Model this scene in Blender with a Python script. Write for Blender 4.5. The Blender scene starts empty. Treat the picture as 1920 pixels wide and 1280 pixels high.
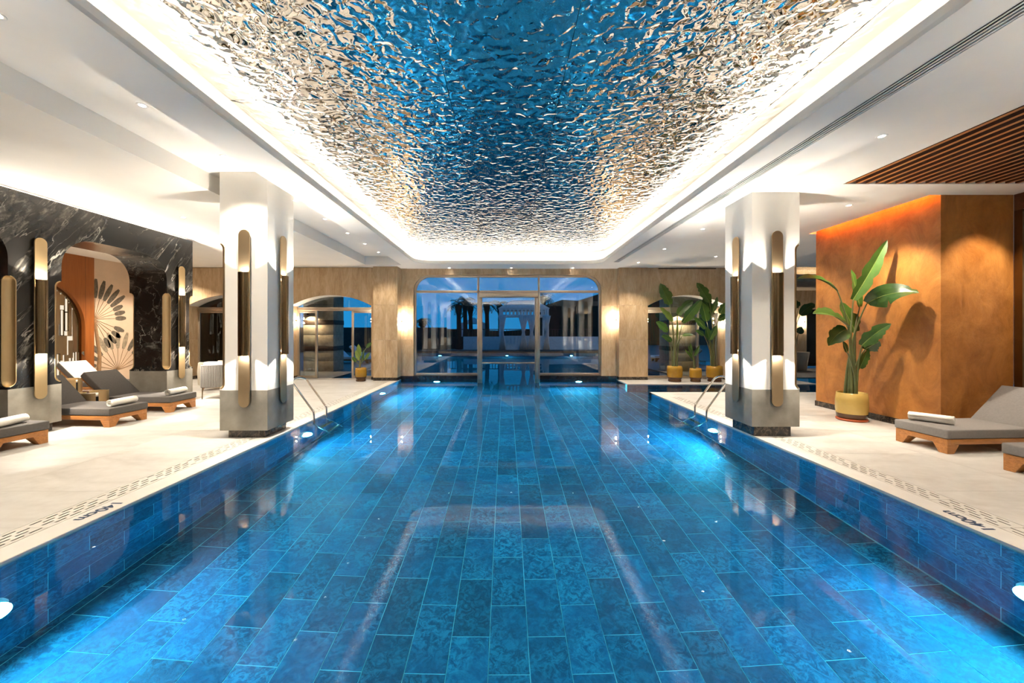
import bpy, bmesh, math, random
from mathutils import Vector, Matrix
random.seed(7)
PI = math.pi
scene = bpy.context.scene
COL = scene.collection

# ------------------------------------------------------------------ camera
F, H = 735.0, 1.6                        # focal length in pixels of a 1920 px frame, eye height
cam_d = bpy.data.cameras.new('camera')
cam_d.sensor_width = 36.0
cam_d.lens = F / 1920 * 36.0
cam_d.shift_x = 12 / 1920
cam_d.shift_y = -19 / 1920
cam_d.clip_start = 0.05
cam_d.clip_end = 400
cam = bpy.data.objects.new('camera', cam_d)
COL.objects.link(cam)
cam.location = (0, 0, H)
cam.rotation_euler = (PI / 2, 0, 0)
scene.camera = cam

# ------------------------------------------------------------------ view + world
vs = scene.view_settings
vs.view_transform = 'Standard'
vs.look = 'None'
vs.gamma = 1.0
vs.use_curve_mapping = False
vs.exposure = 2.03
cy = scene.cycles
cy.max_bounces = 6
cy.diffuse_bounces = 3
cy.glossy_bounces = 4
cy.transmission_bounces = 5
cy.transparent_max_bounces = 8
cy.use_adaptive_sampling = True
cy.adaptive_threshold = 0.22
cy.adaptive_min_samples = 16
cy.sample_clamp_indirect = 4.0
cy.blur_glossy = 0.6
cy.use_denoising = True

world = bpy.data.worlds.new('dusk')
scene.world = world
world.use_nodes = True
wn = world.node_tree
wn.nodes.clear()
w_out = wn.nodes.new('ShaderNodeOutputWorld')
w_bg = wn.nodes.new('ShaderNodeBackground')
w_tc = wn.nodes.new('ShaderNodeTexCoord')
w_sep = wn.nodes.new('ShaderNodeSeparateXYZ')
w_r = wn.nodes.new('ShaderNodeValToRGB')
wn.links.new(w_tc.outputs['Generated'], w_sep.inputs[0])
wn.links.new(w_sep.outputs['Z'], w_r.inputs[0])
w_r.color_ramp.elements[0].position = 0.0
w_r.color_ramp.elements[0].color = (0.012, 0.20, 0.46, 1)
w_r.color_ramp.elements[1].position = 0.6
w_r.color_ramp.elements[1].color = (0.006, 0.075, 0.20, 1)
wn.links.new(w_r.outputs[0], w_bg.inputs[0])
w_bg.inputs[1].default_value = 0.36
wn.links.new(w_bg.outputs[0], w_out.inputs[0])

WARM = (1.0, 0.865, 0.70)
NEUT = (1.0, 0.90, 0.77)
AQUA = (0.10, 0.72, 1.0)
E_DOWN, E_SCONCE, E_POOL, E_COVE = 44.0, 27.0, 108.0, 5.4

# ------------------------------------------------------------------ materials
MAT = {}
class N:
    """Small helper around one material's node tree."""
    def __init__(s, name):
        s.m = bpy.data.materials.new(name)
        s.m.use_nodes = True
        s.t = s.m.node_tree
        s.t.nodes.clear()
        s.out = s.t.nodes.new('ShaderNodeOutputMaterial')
        MAT[name] = s.m
    def node(s, typ, **kw):
        n = s.t.nodes.new(typ)
        for k, v in kw.items():
            setattr(n, k, v)
        return n
    def link(s, a, b):
        s.t.links.new(a, b)
    def put(s, sock, v):
        if isinstance(v, bpy.types.NodeSocket):
            s.link(v, sock)
        elif isinstance(v, (tuple, list)) and len(v) == 3 and sock.type == 'RGBA':
            sock.default_value = (*v, 1)
        else:
            sock.default_value = v
    def pos(s, scale=(1, 1, 1), rot=(0, 0, 0), rnd=0.0):
        g = s.node('ShaderNodeNewGeometry')
        v = g.outputs['Position']
        if rnd:
            oi = s.node('ShaderNodeObjectInfo')
            m = s.node('ShaderNodeMath', operation='MULTIPLY')
            s.link(oi.outputs['Random'], m.inputs[0]); m.inputs[1].default_value = rnd
            a = s.node('ShaderNodeVectorMath', operation='ADD')
            s.link(v, a.inputs[0]); s.link(m.outputs[0], a.inputs[1])
            v = a.outputs[0]
        mp = s.node('ShaderNodeMapping')
        s.link(v, mp.inputs['Vector'])
        mp.inputs['Scale'].default_value = scale
        mp.inputs['Rotation'].default_value = rot
        return mp.outputs[0]
    def skew(s, ang, scale):
        """Position turned about the x axis first, then stretched."""
        v = s.pos(rot=(ang, 0, 0))
        mp = s.node('ShaderNodeMapping')
        s.link(v, mp.inputs['Vector'])
        mp.inputs['Scale'].default_value = scale
        return mp.outputs[0]
    def local(s, scale=(1, 1, 1)):
        tc = s.node('ShaderNodeTexCoord')
        mp = s.node('ShaderNodeMapping')
        s.link(tc.outputs['Object'], mp.inputs['Vector'])
        mp.inputs['Scale'].default_value = scale
        return mp.outputs[0]
    def noise(s, vec, scale=5, detail=4, rough=0.5, dist=0.0):
        n = s.node('ShaderNodeTexNoise')
        s.link(vec, n.inputs['Vector'])
        n.inputs['Scale'].default_value = scale
        n.inputs['Detail'].default_value = detail
        n.inputs['Roughness'].default_value = rough
        n.inputs['Distortion'].default_value = dist
        return n.outputs['Fac']
    def ramp(s, fac, stops, interp='LINEAR'):
        r = s.node('ShaderNodeValToRGB')
        s.link(fac, r.inputs[0])
        cr = r.color_ramp
        cr.interpolation = interp
        while len(cr.elements) < len(stops):
            cr.elements.new(0.5)
        for e, (p, c) in zip(cr.elements, stops):
            e.position = p
            e.color = (*c, 1) if len(c) == 3 else c
        return r.outputs[0]
    def mix(s, fac, a, b, mode='MIX'):
        n = s.node('ShaderNodeMix', data_type='RGBA', blend_type=mode)
        s.put(n.inputs['Factor'], fac)
        s.put(n.inputs['A'], a) if False else s.put(n.inputs[6], a)
        s.put(n.inputs[7], b)
        return n.outputs[2]
    def math(s, op, a, b=0.0):
        n = s.node('ShaderNodeMath', operation=op)
        s.put(n.inputs[0], a); s.put(n.inputs[1], b)
        return n.outputs[0]
    def rnd(s):
        return s.node('ShaderNodeObjectInfo').outputs['Random']
    def island(s):
        return s.node('ShaderNodeNewGeometry').outputs['Random Per Island']
    def bump(s, h, strength=0.3, dist=0.01):
        b = s.node('ShaderNodeBump')
        b.inputs['Strength'].default_value = strength
        b.inputs['Distance'].default_value = dist
        s.link(h, b.inputs['Height'])
        return b.outputs[0]
    def pbr(s, color, rough=0.5, metal=0.0, normal=None, spec=0.5, **kw):
        b = s.node('ShaderNodeBsdfPrincipled')
        s.put(b.inputs['Base Color'], color)
        s.put(b.inputs['Roughness'], rough)
        s.put(b.inputs['Metallic'], metal)
        b.inputs['Specular IOR Level'].default_value = spec
        if normal is not None:
            s.link(normal, b.inputs['Normal'])
        for k, v in kw.items():
            s.put(b.inputs[k.replace('_', ' ')], v)
        s.link(b.outputs[0], s.out.inputs[0])
        return s.m

def plain(name, c, rough=0.5, metal=0.0, var=0.12, sc=6.0, bump=0.0):
    """Base colour with a slight cloudy variation."""
    n = N(name)
    f = n.noise(n.pos(rnd=3.0), sc, 5, 0.6)
    col = n.ramp(f, [(0.25, tuple(x * (1 - var) for x in c)), (0.75, tuple(min(1, x * (1 + var)) for x in c))])
    nm = n.bump(f, bump, 0.01) if bump else None
    return n.pbr(col, rough, metal, nm)

def emit(name, c, strength):
    n = N(name)
    e = n.node('ShaderNodeEmission')
    e.inputs[0].default_value = (*c, 1)
    e.inputs[1].default_value = strength
    n.link(e.outputs[0], n.out.inputs[0])
    n.m.cycles.emission_sampling = 'FRONT_BACK' if name in ('led_cove', 'led_amber', 'led_wash', 'screen_light') else 'NONE'
    return n.m

plain('plaster', (0.88, 0.85, 0.80), 0.75, 0, 0.035, 1.3, 0.05)
plain('column_white', (0.88, 0.855, 0.80), 0.7, 0, 0.03, 1.6, 0.05)
plain('concrete', (0.26, 0.24, 0.20), 0.6, 0, 0.30, 3.2, 0.1)
plain('coping', (0.60, 0.575, 0.53), 0.45, 0, 0.06, 5.0)
plain('grating', (0.58, 0.555, 0.505), 0.5, 0, 0.06, 7.0)
plain('joint', (0.34, 0.31, 0.27), 0.8)
plain('dark_void', (0.012, 0.011, 0.010), 0.9)
plain('black_stone', (0.012, 0.013, 0.015), 0.22, 0, 0.5, 9.0)
plain('bronze', (0.50, 0.38, 0.235), 0.36, 1.0, 0.06, 3.0)
plain('bronze_dark', (0.20, 0.145, 0.080), 0.26, 1.0, 0.08, 3.0)
plain('brass', (0.60, 0.44, 0.235), 0.46, 1.0, 0.05, 3.0)
plain('champagne', (0.50, 0.44, 0.36), 0.32, 0.85, 0.04, 3.0)
plain('steel', (0.80, 0.77, 0.72), 0.12, 1.0, 0.02, 3.0)
plain('white_metal', (0.80, 0.79, 0.77), 0.4)
plain('charcoal_fabric', (0.092, 0.083, 0.076), 0.85, 0, 0.12, 40.0, 0.1)
plain('grey_fabric', (0.20, 0.185, 0.175), 0.85, 0, 0.10, 40.0, 0.1)
plain('cream_fabric', (0.72, 0.66, 0.56), 0.85, 0, 0.05, 30.0, 0.1)
plain('towel', (0.82, 0.78, 0.71), 0.9, 0, 0.06, 60.0, 0.4)
plain('rope', (0.20, 0.185, 0.17), 0.8, 0, 0.15, 60.0)
plain('pink_fabric', (0.62, 0.30, 0.22), 0.85, 0, 0.35, 30.0)
plain('soil', (0.030, 0.020, 0.013), 0.95, 0, 0.4, 30.0, 0.5)
plain('pot_glaze', (0.34, 0.185, 0.020), 0.12, 0, 0.14, 4.0)
plain('pot_ochre', (0.56, 0.39, 0.11), 0.12, 0, 0.08, 4.0)
plain('pot_foot', (0.085, 0.035, 0.012), 0.2, 0, 0.2, 6.0)
plain('pot_beige', (0.66, 0.57, 0.44), 0.5, 0, 0.06, 4.0)
plain('terracotta', (0.42, 0.085, 0.022), 0.5, 0, 0.1, 8.0)
plain('ink_blue', (0.010, 0.035, 0.085), 0.6)
plain('dark_trunk', (0.045, 0.032, 0.022), 0.9, 0, 0.3, 12.0)
plain('palm_green', (0.018, 0.035, 0.018), 0.7, 0, 0.3, 3.0)
plain('hedge_green', (0.010, 0.018, 0.012), 0.9, 0, 0.4, 3.0)
plain('white_wood', (0.82, 0.83, 0.84), 0.6)
plain('white_cloth', (0.85, 0.86, 0.87), 0.9)
plain('terrace', (0.26, 0.245, 0.225), 0.55, 0, 0.10, 2.0)
plain('dark_deck', (0.035, 0.028, 0.024), 0.7, 0, 0.3, 5.0)
plain('mural_ground', (0.66, 0.50, 0.36), 0.8, 0, 0.14, 1.1)
plain('mural_leaf', (0.115, 0.095, 0.068), 0.8, 0, 0.55, 14.0)
plain('mural_pale_leaf', (0.30, 0.245, 0.17), 0.8, 0, 0.45, 14.0)
plain('mural_stem', (0.30, 0.175, 0.085), 0.8, 0, 0.3, 9.0)
emit('led_warm', (1.0, 0.80, 0.55), 30.0)
emit('led_cove', (1.0, 0.90, 0.76), E_COVE)
emit('led_down', (1.0, 0.88, 0.72), 14.0)
emit('led_pool', (0.62, 0.94, 1.0), 7.0)
emit('led_amber', (1.0, 0.24, 0.03), 10.0)
emit('led_wash', (1.0, 0.84, 0.66), 4.0)
emit('screen_light', (1.0, 0.86, 0.66), 0.24)
emit('orb_light', (1.0, 0.84, 0.62), 26.0)
emit('garden_light', (1.0, 0.80, 0.50), 30.0)

# floor stone
n = N('deck_stone')
v = n.pos(scale=(1.0, 1.0, 1.0), rnd=17.0)
f1 = n.noise(n.pos(scale=(0.7, 2.0, 1), rnd=17.0), 1.6, 7, 0.62, 0.6)
f2 = n.noise(v, 9, 4, 0.6)
c = n.ramp(f1, [(0.28, (0.41, 0.39, 0.355)), (0.5, (0.53, 0.515, 0.48)), (0.72, (0.61, 0.60, 0.565))])
c = n.mix(0.25, c, n.ramp(f2, [(0.3, (0.42, 0.395, 0.355)), (0.7, (0.62, 0.605, 0.57))]))
n.pbr(c, 0.42, 0, n.bump(f2, 0.05, 0.005))

# pool tile
def tile_mat(name, k=1.0):
    n = N(name)
    r = n.math('ADD', n.rnd(), n.island())
    r = n.math('FRACT', r)
    v = n.pos(rnd=31.0)
    f = n.noise(v, 5.0, 9, 0.68, 1.6)
    fine = n.noise(v, 15.0, 7, 0.75, 1.4)
    a = n.ramp(f, [(0.30, (0.002 * k, 0.055 * k, 0.13 * k)), (0.52, (0.003 * k, 0.090 * k, 0.20 * k)), (0.68, (0.008 * k, 0.18 * k, 0.33 * k))])
    b = n.ramp(fine, [(0.44, (0.001 * k, 0.045 * k, 0.11 * k)), (0.58, (0.020 * k, 0.26 * k, 0.42 * k))])
    c = n.mix(n.ramp(n.noise(v, 2.2, 3, 0.5), [(0.40, (0.12, 0.12, 0.12)), (0.62, (0.75, 0.75, 0.75))]), a, b)
    sc = n.ramp(r, [(0.0, (0.66, 0.66, 0.66)), (0.7, (1, 1, 1)), (1.0, (1.45, 1.4, 1.35))])
    c = n.mix(1.0, c, sc, 'MULTIPLY')
    n.pbr(c, 0.55, 0, n.bump(f, 0.2, 0.01))
tile_mat('pool_tile')
plain('pool_grout', (0.20, 0.66, 0.78), 0.8)

# water
n = N('water')
h = n.noise(n.pos(scale=(1, 0.7, 1)), 1.6, 2, 0.5)
nm = n.bump(h, 0.06, 0.02)
rf = n.node('ShaderNodeBsdfRefraction')
rf.inputs['Color'].default_value = (0.66, 0.97, 1.0, 1)
rf.inputs['Roughness'].default_value = 0.0
rf.inputs['IOR'].default_value = 1.333
gs = n.node('ShaderNodeBsdfGlossy')
gs.inputs['Roughness'].default_value = 0.0
fr = n.node('ShaderNodeFresnel')
fr.inputs['IOR'].default_value = 1.17
mx = n.node('ShaderNodeMixShader')
for q in (rf.inputs['Normal'], gs.inputs['Normal'], fr.inputs['Normal']):
    n.link(nm, q)
n.link(fr.outputs[0], mx.inputs[0]); n.link(rf.outputs[0], mx.inputs[1]); n.link(gs.outputs[0], mx.inputs[2])
n.link(mx.outputs[0], n.out.inputs[0])

# window glass: thin sheet, clear with Fresnel reflection
n = N('glass')
tr = n.node('ShaderNodeBsdfTransparent'); tr.inputs[0].default_value = (0.90, 0.95, 0.97, 1)
gl = n.node('ShaderNodeBsdfGlossy'); gl.inputs['Roughness'].default_value = 0.0
fr = n.node('ShaderNodeFresnel'); fr.inputs[0].default_value = 1.8
mx = n.node('ShaderNodeMixShader')
n.link(fr.outputs[0], mx.inputs[0]); n.link(tr.outputs[0], mx.inputs[1]); n.link(gl.outputs[0], mx.inputs[2])
n.link(mx.outputs[0], n.out.inputs[0])

# hammered mirror steel of the ceiling
n = N('hammered_mirror')
v = n.pos(scale=(1, 1, 1), rnd=9.0)
h1 = n.noise(v, 9.0, 0.9, 0.5, 0.5)
n.pbr((0.80, 0.775, 0.735), 0.015, 1.0, n.bump(h1, 1.0, 0.030))

# travertine
n = N('travertine')
f1 = n.noise(n.pos(scale=(2.4, 2.4, 0.60), rnd=11.0), 1.8, 9, 0.70, 1.1)
f2 = n.noise(n.pos(scale=(18.0, 18.0, 3.0), rnd=11.0), 2.0, 5, 0.65)
c = n.ramp(f1, [(0.28, (0.33, 0.205, 0.095)), (0.5, (0.52, 0.365, 0.205)), (0.72, (0.68, 0.52, 0.34))])
c = n.mix(0.22, c, n.ramp(f2, [(0.35, (0.33, 0.205, 0.10)), (0.65, (0.68, 0.52, 0.34))]))
n.pbr(c, 0.45, 0, n.bump(f2, 0.08, 0.01))

# black marble with pale diagonal veins
n = N('black_marble')
ang = math.radians(-52)
base = n.noise(n.skew(ang, (1, 0.5, 1.3)), 1.6, 7, 0.65, 0.8)
c = n.ramp(base, [(0.30, (0.006, 0.006, 0.006)), (0.55, (0.020, 0.018, 0.016)), (0.78, (0.060, 0.054, 0.045))])
def vein(freq, stretch, centre, width, dist):
    f = n.noise(n.skew(ang, (0.6, stretch, 1.0)), freq, 6, 0.55, dist)
    d = n.math('ABSOLUTE', n.math('SUBTRACT', f, centre))
    return n.ramp(d, [(0.0, (1, 1, 1)), (width * 0.5, (0.35, 0.35, 0.35)), (width, (0, 0, 0))])
line = vein(1.5, 0.20, 0.5, 0.0042, 0.25)
line2 = vein(2.6, 0.16, 0.47, 0.0035, 0.3)
gate = n.ramp(n.noise(n.pos(), 1.1, 3, 0.5), [(0.42, (0, 0, 0)), (0.60, (0.8, 0.8, 0.8))])
line = n.mix(1.0, n.mix(0.5, line, line2, 'ADD'), gate, 'MULTIPLY')
band = vein(1.15, 0.22, 0.60, 0.040, 0.45)
smoke = n.ramp(n.noise(n.skew(ang, (2, 1.2, 3.5)), 3.5, 9, 0.75, 0.6), [(0.46, (0, 0, 0)), (0.72, (0.7, 0.7, 0.7))])
patch = n.mix(1.0, band, smoke, 'MULTIPLY')
c = n.mix(patch, c, (0.34, 0.315, 0.265))
c = n.mix(line, c, (0.62, 0.58, 0.50))
n.pbr(c, 0.22)

# dark brown baseboard marble
n = N('brown_marble')
f = n.noise(n.pos(scale=(1, 1, 1)), 9, 8, 0.7, 1.8)
c = n.ramp(f, [(0.35, (0.012, 0.010, 0.008)), (0.52, (0.035, 0.028, 0.022)), (0.60, (0.16, 0.12, 0.085)), (0.64, (0.03, 0.024, 0.02)), (0.8, (0.05, 0.04, 0.03))])
n.pbr(c, 0.25)

# ochre trowelled plaster
n = N('ochre_plaster')
f1 = n.noise(n.pos(), 1.0, 8, 0.66, 0.3)
f2 = n.noise(n.pos(scale=(1, 1, 0.7)), 2.6, 9, 0.72, 0.5)
c = n.ramp(f1, [(0.28, (0.25, 0.080, 0.011)), (0.5, (0.43, 0.160, 0.028)), (0.75, (0.60, 0.255, 0.060))])
c = n.mix(0.5, c, n.ramp(f2, [(0.36, (0.20, 0.060, 0.008)), (0.64, (0.62, 0.27, 0.065))]))
n.pbr(c, 0.42, 0, n.bump(f2, 0.5, 0.04))

# timbers
def wood(name, a, b, scale, rough=0.4, loc=False):
    n = N(name)
    v = n.local(scale) if loc else n.pos(scale=scale, rnd=5.0)
    f = n.noise(v, 3.0, 7, 0.6, 0.9)
    n.pbr(n.ramp(f, [(0.3, a), (0.7, b)]), rough, 0, n.bump(f, 0.05, 0.005))
wood('teak', (0.30, 0.115, 0.028), (0.50, 0.215, 0.062), (2, 9, 14), 0.38, True)
plain('slat_painted_shade', (0.055, 0.016, 0.006), 0.6, 0, 0.2, 6.0)  # shade of the slat flanks put into the colour
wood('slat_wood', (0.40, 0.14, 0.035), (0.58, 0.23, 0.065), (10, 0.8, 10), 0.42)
wood('panel_wood', (0.28, 0.078, 0.014), (0.37, 0.115, 0.022), (9, 9, 0.5), 0.4)
wood('brown_frame', (0.10, 0.034, 0.012), (0.17, 0.060, 0.020), (5, 5, 5), 0.4)

# outdoor stone
n = N('limestone')
f = n.noise(n.pos(), 6, 7, 0.7)
n.pbr(n.ramp(f, [(0.3, (0.33, 0.26, 0.18)), (0.7, (0.50, 0.42, 0.31))]), 0.8, 0, n.bump(f, 0.3, 0.02))
plain('dark_band', (0.045, 0.024, 0.015), 0.6, 0, 0.6, 18.0, 0.4)

# leaves
def leaf_mat(name, a, b):
    n = N(name)
    f = n.noise(n.pos(rnd=7.0), 5, 5, 0.6)
    r = n.math('ADD', n.math('MULTIPLY', f, 0.7), n.math('MULTIPLY', n.rnd(), 0.3))
    n.pbr(n.ramp(r, [(0.25, a), (0.75, b)]), 0.32, 0, n.bump(f, 0.15, 0.01), 0.5)
leaf_mat('leaf', (0.020, 0.060, 0.010), (0.075, 0.155, 0.022))
leaf_mat('leaf_pale', (0.10, 0.17, 0.025), (0.24, 0.30, 0.07))
leaf_mat('stalk', (0.10, 0.13, 0.045), (0.20, 0.21, 0.085))
leaf_mat('stalk_brown', (0.09, 0.07, 0.03), (0.19, 0.165, 0.075))

# ------------------------------------------------------------------ mesh helpers
class MB:
    """Collects faces; build() links them as one mesh object."""
    def __init__(s):
        s.v, s.f, s.sm = [], [], []
    def add(s, verts, faces, smooth=False):
        o = len(s.v)
        s.v += [tuple(p) for p in verts]
        s.f += [tuple(i + o for i in f) for f in faces]
        s.sm += [smooth] * len(faces)
        return s
    def box(s, x0, x1, y0, y1, z0, z1):
        x0, x1 = min(x0, x1), max(x0, x1); y0, y1 = min(y0, y1), max(y0, y1); z0, z1 = min(z0, z1), max(z0, z1)
        return s.add([(x0, y0, z0), (x1, y0, z0), (x1, y1, z0), (x0, y1, z0), (x0, y0, z1), (x1, y0, z1), (x1, y1, z1), (x0, y1, z1)],
                     [(3, 2, 1, 0), (4, 5, 6, 7), (0, 1, 5, 4), (1, 2, 6, 5), (2, 3, 7, 6), (3, 0, 4, 7)])
    def prism(s, pts, axis, a, b):
        """Polygon pts (2D, counter-clockwise) extruded along axis 'x', 'y' or 'z' from a to b."""
        def P(p, t):
            return {'x': (t, p[0], p[1]), 'y': (p[0], t, p[1]), 'z': (p[0], p[1], t)}[axis]
        n = len(pts)
        vv = [P(p, a) for p in pts] + [P(p, b) for p in pts]
        ff = [tuple(range(n)), tuple(range(2 * n - 1, n - 1, -1))]
        ff += [(i, n + i, n + (i + 1) % n, (i + 1) % n) for i in range(n)]
        return s.add(vv, ff)
    def strip(s, pa, pb, smooth=False, closed=True):
        """Quads between two point loops of equal length."""
        n = len(pa)
        m = n if closed else n - 1
        return s.add(list(pa) + list(pb), [(i, (i + 1) % n, n + (i + 1) % n, n + i) for i in range(m)], smooth)
    def tube(s, path, r, seg=10, smooth=True, cap=True):
        path = [Vector(p) for p in path]
        rs = r if isinstance(r, (list, tuple)) else [r] * len(path)
        rings, up = [], None
        for i, p in enumerate(path):
            d = (path[min(i + 1, len(path) - 1)] - path[max(i - 1, 0)]).normalized()
            if up is None:
                up = Vector((0, 0, 1)) if abs(d.z) < 0.9 else Vector((1, 0, 0))
            a = d.cross(up)
            if a.length < 1e-5:
                a = d.orthogonal()
            a.normalize()
            b = a.cross(d).normalized()
            up = b
            rings.append([p + (a * math.cos(t) + b * math.sin(t)) * rs[i] for t in (2 * PI * k / seg for k in range(seg))])
        vv = [q for ring in rings for q in ring]
        ff = [(i * seg + k, i * seg + (k + 1) % seg, (i + 1) * seg + (k + 1) % seg, (i + 1) * seg + k) for i in range(len(path) - 1) for k in range(seg)]
        s.add(vv, ff, smooth)
        if cap:
            s.add(rings[0], [tuple(range(seg - 1, -1, -1))]); s.add(rings[-1], [tuple(range(seg))])
        return s
    def lathe(s, prof, c=(0, 0, 0), seg=32, a0=0.0, a1=2 * PI):
        full = abs(a1 - a0 - 2 * PI) < 1e-6
        m = seg if full else seg + 1
        vv = [(c[0] + r * math.cos(a0 + (a1 - a0) * k / seg), c[1] + r * math.sin(a0 + (a1 - a0) * k / seg), c[2] + z) for r, z in prof for k in range(m)]
        ff = []
        for i in range(len(prof) - 1):
            for k in range(seg if full else seg):
                k2 = (k + 1) % m
                ff.append((i * m + k, i * m + k2, (i + 1) * m + k2, (i + 1) * m + k))
        return s.add(vv, ff, True)
    def data(s, name, mat):
        me = bpy.data.meshes.new(name)
        me.from_pydata(s.v, [], s.f)
        for p, q in zip(me.polygons, s.sm):
            p.use_smooth = q
        if mat:
            me.materials.append(MAT[mat])
        return me
    def build(s, name, mat, parent=None, bevel=0.0, seg=2, fix=True):
        me = s.data(name, mat)
        if fix or bevel:
            bm = bmesh.new(); bm.from_mesh(me)
            if bevel:
                bmesh.ops.remove_doubles(bm, verts=bm.verts, dist=1e-5)
            if fix:
                bmesh.ops.recalc_face_normals(bm, faces=bm.faces)
            if bevel:
                bmesh.ops.bevel(bm, geom=list(bm.edges), offset=bevel, segments=seg, profile=0.5, affect='EDGES')
            bm.to_mesh(me); bm.free()
            if bevel and seg > 1:
                for p in me.polygons:
                    p.use_smooth = True
                try:
                    me.set_sharp_from_angle(angle=math.radians(50))
                except Exception:
                    pass
        o = bpy.data.objects.new(name, me)
        COL.objects.link(o)
        if parent:
            o.parent = parent
        return o

def tag(o, label=None, cat=None, group=None, kind=None):
    if label: o['label'] = label
    if cat: o['category'] = cat
    if group: o['group'] = group
    if kind: o['kind'] = kind
    return o
def empty(name, loc=(0, 0, 0), rz=0.0):
    o = bpy.data.objects.new(name, None)
    COL.objects.link(o)
    o.location = loc
    o.rotation_euler = (0, 0, rz)
    o.empty_display_size = 0.1
    return o
def boxo(name, mat, parent, x0, x1, y0, y1, z0, z1, bevel=0.0):
    return MB().box(x0, x1, y0, y1, z0, z1).build(name, mat, parent, bevel)
def inst(name, me, parent, loc=(0, 0, 0), rz=0.0):
    o = bpy.data.objects.new(name, me)
    COL.objects.link(o)
    o.location = loc
    o.rotation_euler = (0, 0, rz)
    if parent: o.parent = parent
    return o
def copy_tree(o, parent=None):
    c = o.copy(); COL.objects.link(c)
    if parent: c.parent = parent
    for ch in list(o.children):
        copy_tree(ch, c)
    return c
def lamp(name, typ, loc, energy, color, parent=None, aim=None, **kw):
    d = bpy.data.lights.new(name, typ)
    d.energy = energy; d.color = color
    for k, v in kw.items():
        setattr(d, k, v)
    o = bpy.data.objects.new(name, d)
    COL.objects.link(o)
    o.location = loc
    if aim is not None:
        o.rotation_euler = Vector(aim).to_track_quat('-Z', 'Y').to_euler()
    if parent: o.parent = parent
    return o
def px(x, y, Y):
    """World point that the photograph shows at pixel (x, y), at distance Y from the camera plane."""
    return Vector(((x - 948) * Y / F, Y, H - (y - 621) * Y / F))
def rrect(x0, x1, y0, y1, r, n=8):
    out = []
    for cx, cyy, a in ((x1 - r, y0 + r, -PI / 2), (x1 - r, y1 - r, 0), (x0 + r, y1 - r, PI / 2), (x0 + r, y0 + r, PI)):
        for k in range(n + 1):
            t = a + PI / 2 * k / n
            out.append((cx + r * math.cos(t), cyy + r * math.sin(t)))
    return out
def capsule2d(w, z0, z1, n=10):
    r = w / 2
    return [(r * math.cos(t), z1 - r + r * math.sin(t)) for t in (PI * k / n for k in range(n + 1))] + \
           [(r * math.cos(t), z0 + r + r * math.sin(t)) for t in (PI + PI * k / n for k in range(n + 1))]
def subtract(o, cutters):
    for c in cutters:
        m = o.modifiers.new('cut', 'BOOLEAN'); m.operation = 'DIFFERENCE'; m.object = c; m.solver = 'EXACT'
    bpy.context.view_layer.update()
    dg = bpy.context.evaluated_depsgraph_get()
    me = bpy.data.meshes.new_from_object(o.evaluated_get(dg))
    o.modifiers.clear()
    o.data = me
    for c in cutters:
        bpy.data.objects.remove(c)
def capsule_solid(x, y, z0, z1, r, seg=20):
    prof = [(0.0005, z0)]
    for k in range(1, 7):
        t = PI / 2 * k / 6
        prof.append((r * math.sin(t), z0 + r - r * math.cos(t)))
    for k in range(0, 6):
        t = PI / 2 * k / 6
        prof.append((r * math.cos(t), z1 - r + r * math.sin(t)))
    prof.append((0.0005, z1))
    b = MB().lathe(prof, (x, y, 0), seg)
    n = len(prof)
    b.add([(x, y, z0)], []); b.add([(x, y, z1)], [])
    m = MB(); m.lathe(prof, (x, y, 0), seg)
    m.add([(x + 0.0005 * math.cos(2 * PI * k / seg), y + 0.0005 * math.sin(2 * PI * k / seg), z0) for k in range(seg)], [tuple(range(seg))])
    m.add([(x + 0.0005 * math.cos(2 * PI * k / seg), y + 0.0005 * math.sin(2 * PI * k / seg), z1) for k in range(seg)], [tuple(range(seg))])
    me = m.data('cutter', None)
    bm = bmesh.new(); bm.from_mesh(me)
    bmesh.ops.remove_doubles(bm, verts=bm.verts, dist=1e-4)
    bmesh.ops.recalc_face_normals(bm, faces=bm.faces)
    bm.to_mesh(me); bm.free()
    o = bpy.data.objects.new('cutter', me); COL.objects.link(o)
    return o
def notch_lining(parent, x, y, z0, z1, r, a0, mat='brass'):
    """Metal lining of a capsule-shaped cut in a vertical corner; the quadrant a0..a0+90 degrees lies inside the pier."""
    rr = r - 0.003
    prof = []
    for k in range(1, 8):
        t = PI / 2 * k / 7
        prof.append((rr * math.sin(t), z0 + r - rr * math.cos(t)))
    for k in range(0, 7):
        t = PI / 2 * k / 7
        prof.append((rr * math.cos(t), z1 - r + rr * math.sin(t)))
    b = MB().lathe(prof, (x, y, 0), 10, a0, a0 + PI / 2)
    o = b.build('notch_lining', mat, parent, fix=False)
    rim = MB()
    for a in (a0, a0 + PI / 2):
        path = [(x + q * math.cos(a), y + q * math.sin(a), z) for q, z in prof]
        rim.tube(path, 0.007, 6)
    rim.build('notch_rim', mat, o)
    return o

# ================================================================== STRUCTURE
PL, PR, PY0, PYB = -3.50, 3.79, 0.60, 13.15      # pool edges left / right / near / back
CHY0, CHY1 = 10.33, 11.94                       # side channel to the right
DEP = -1.40
COPE, GRT = 0.23, 0.24

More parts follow.
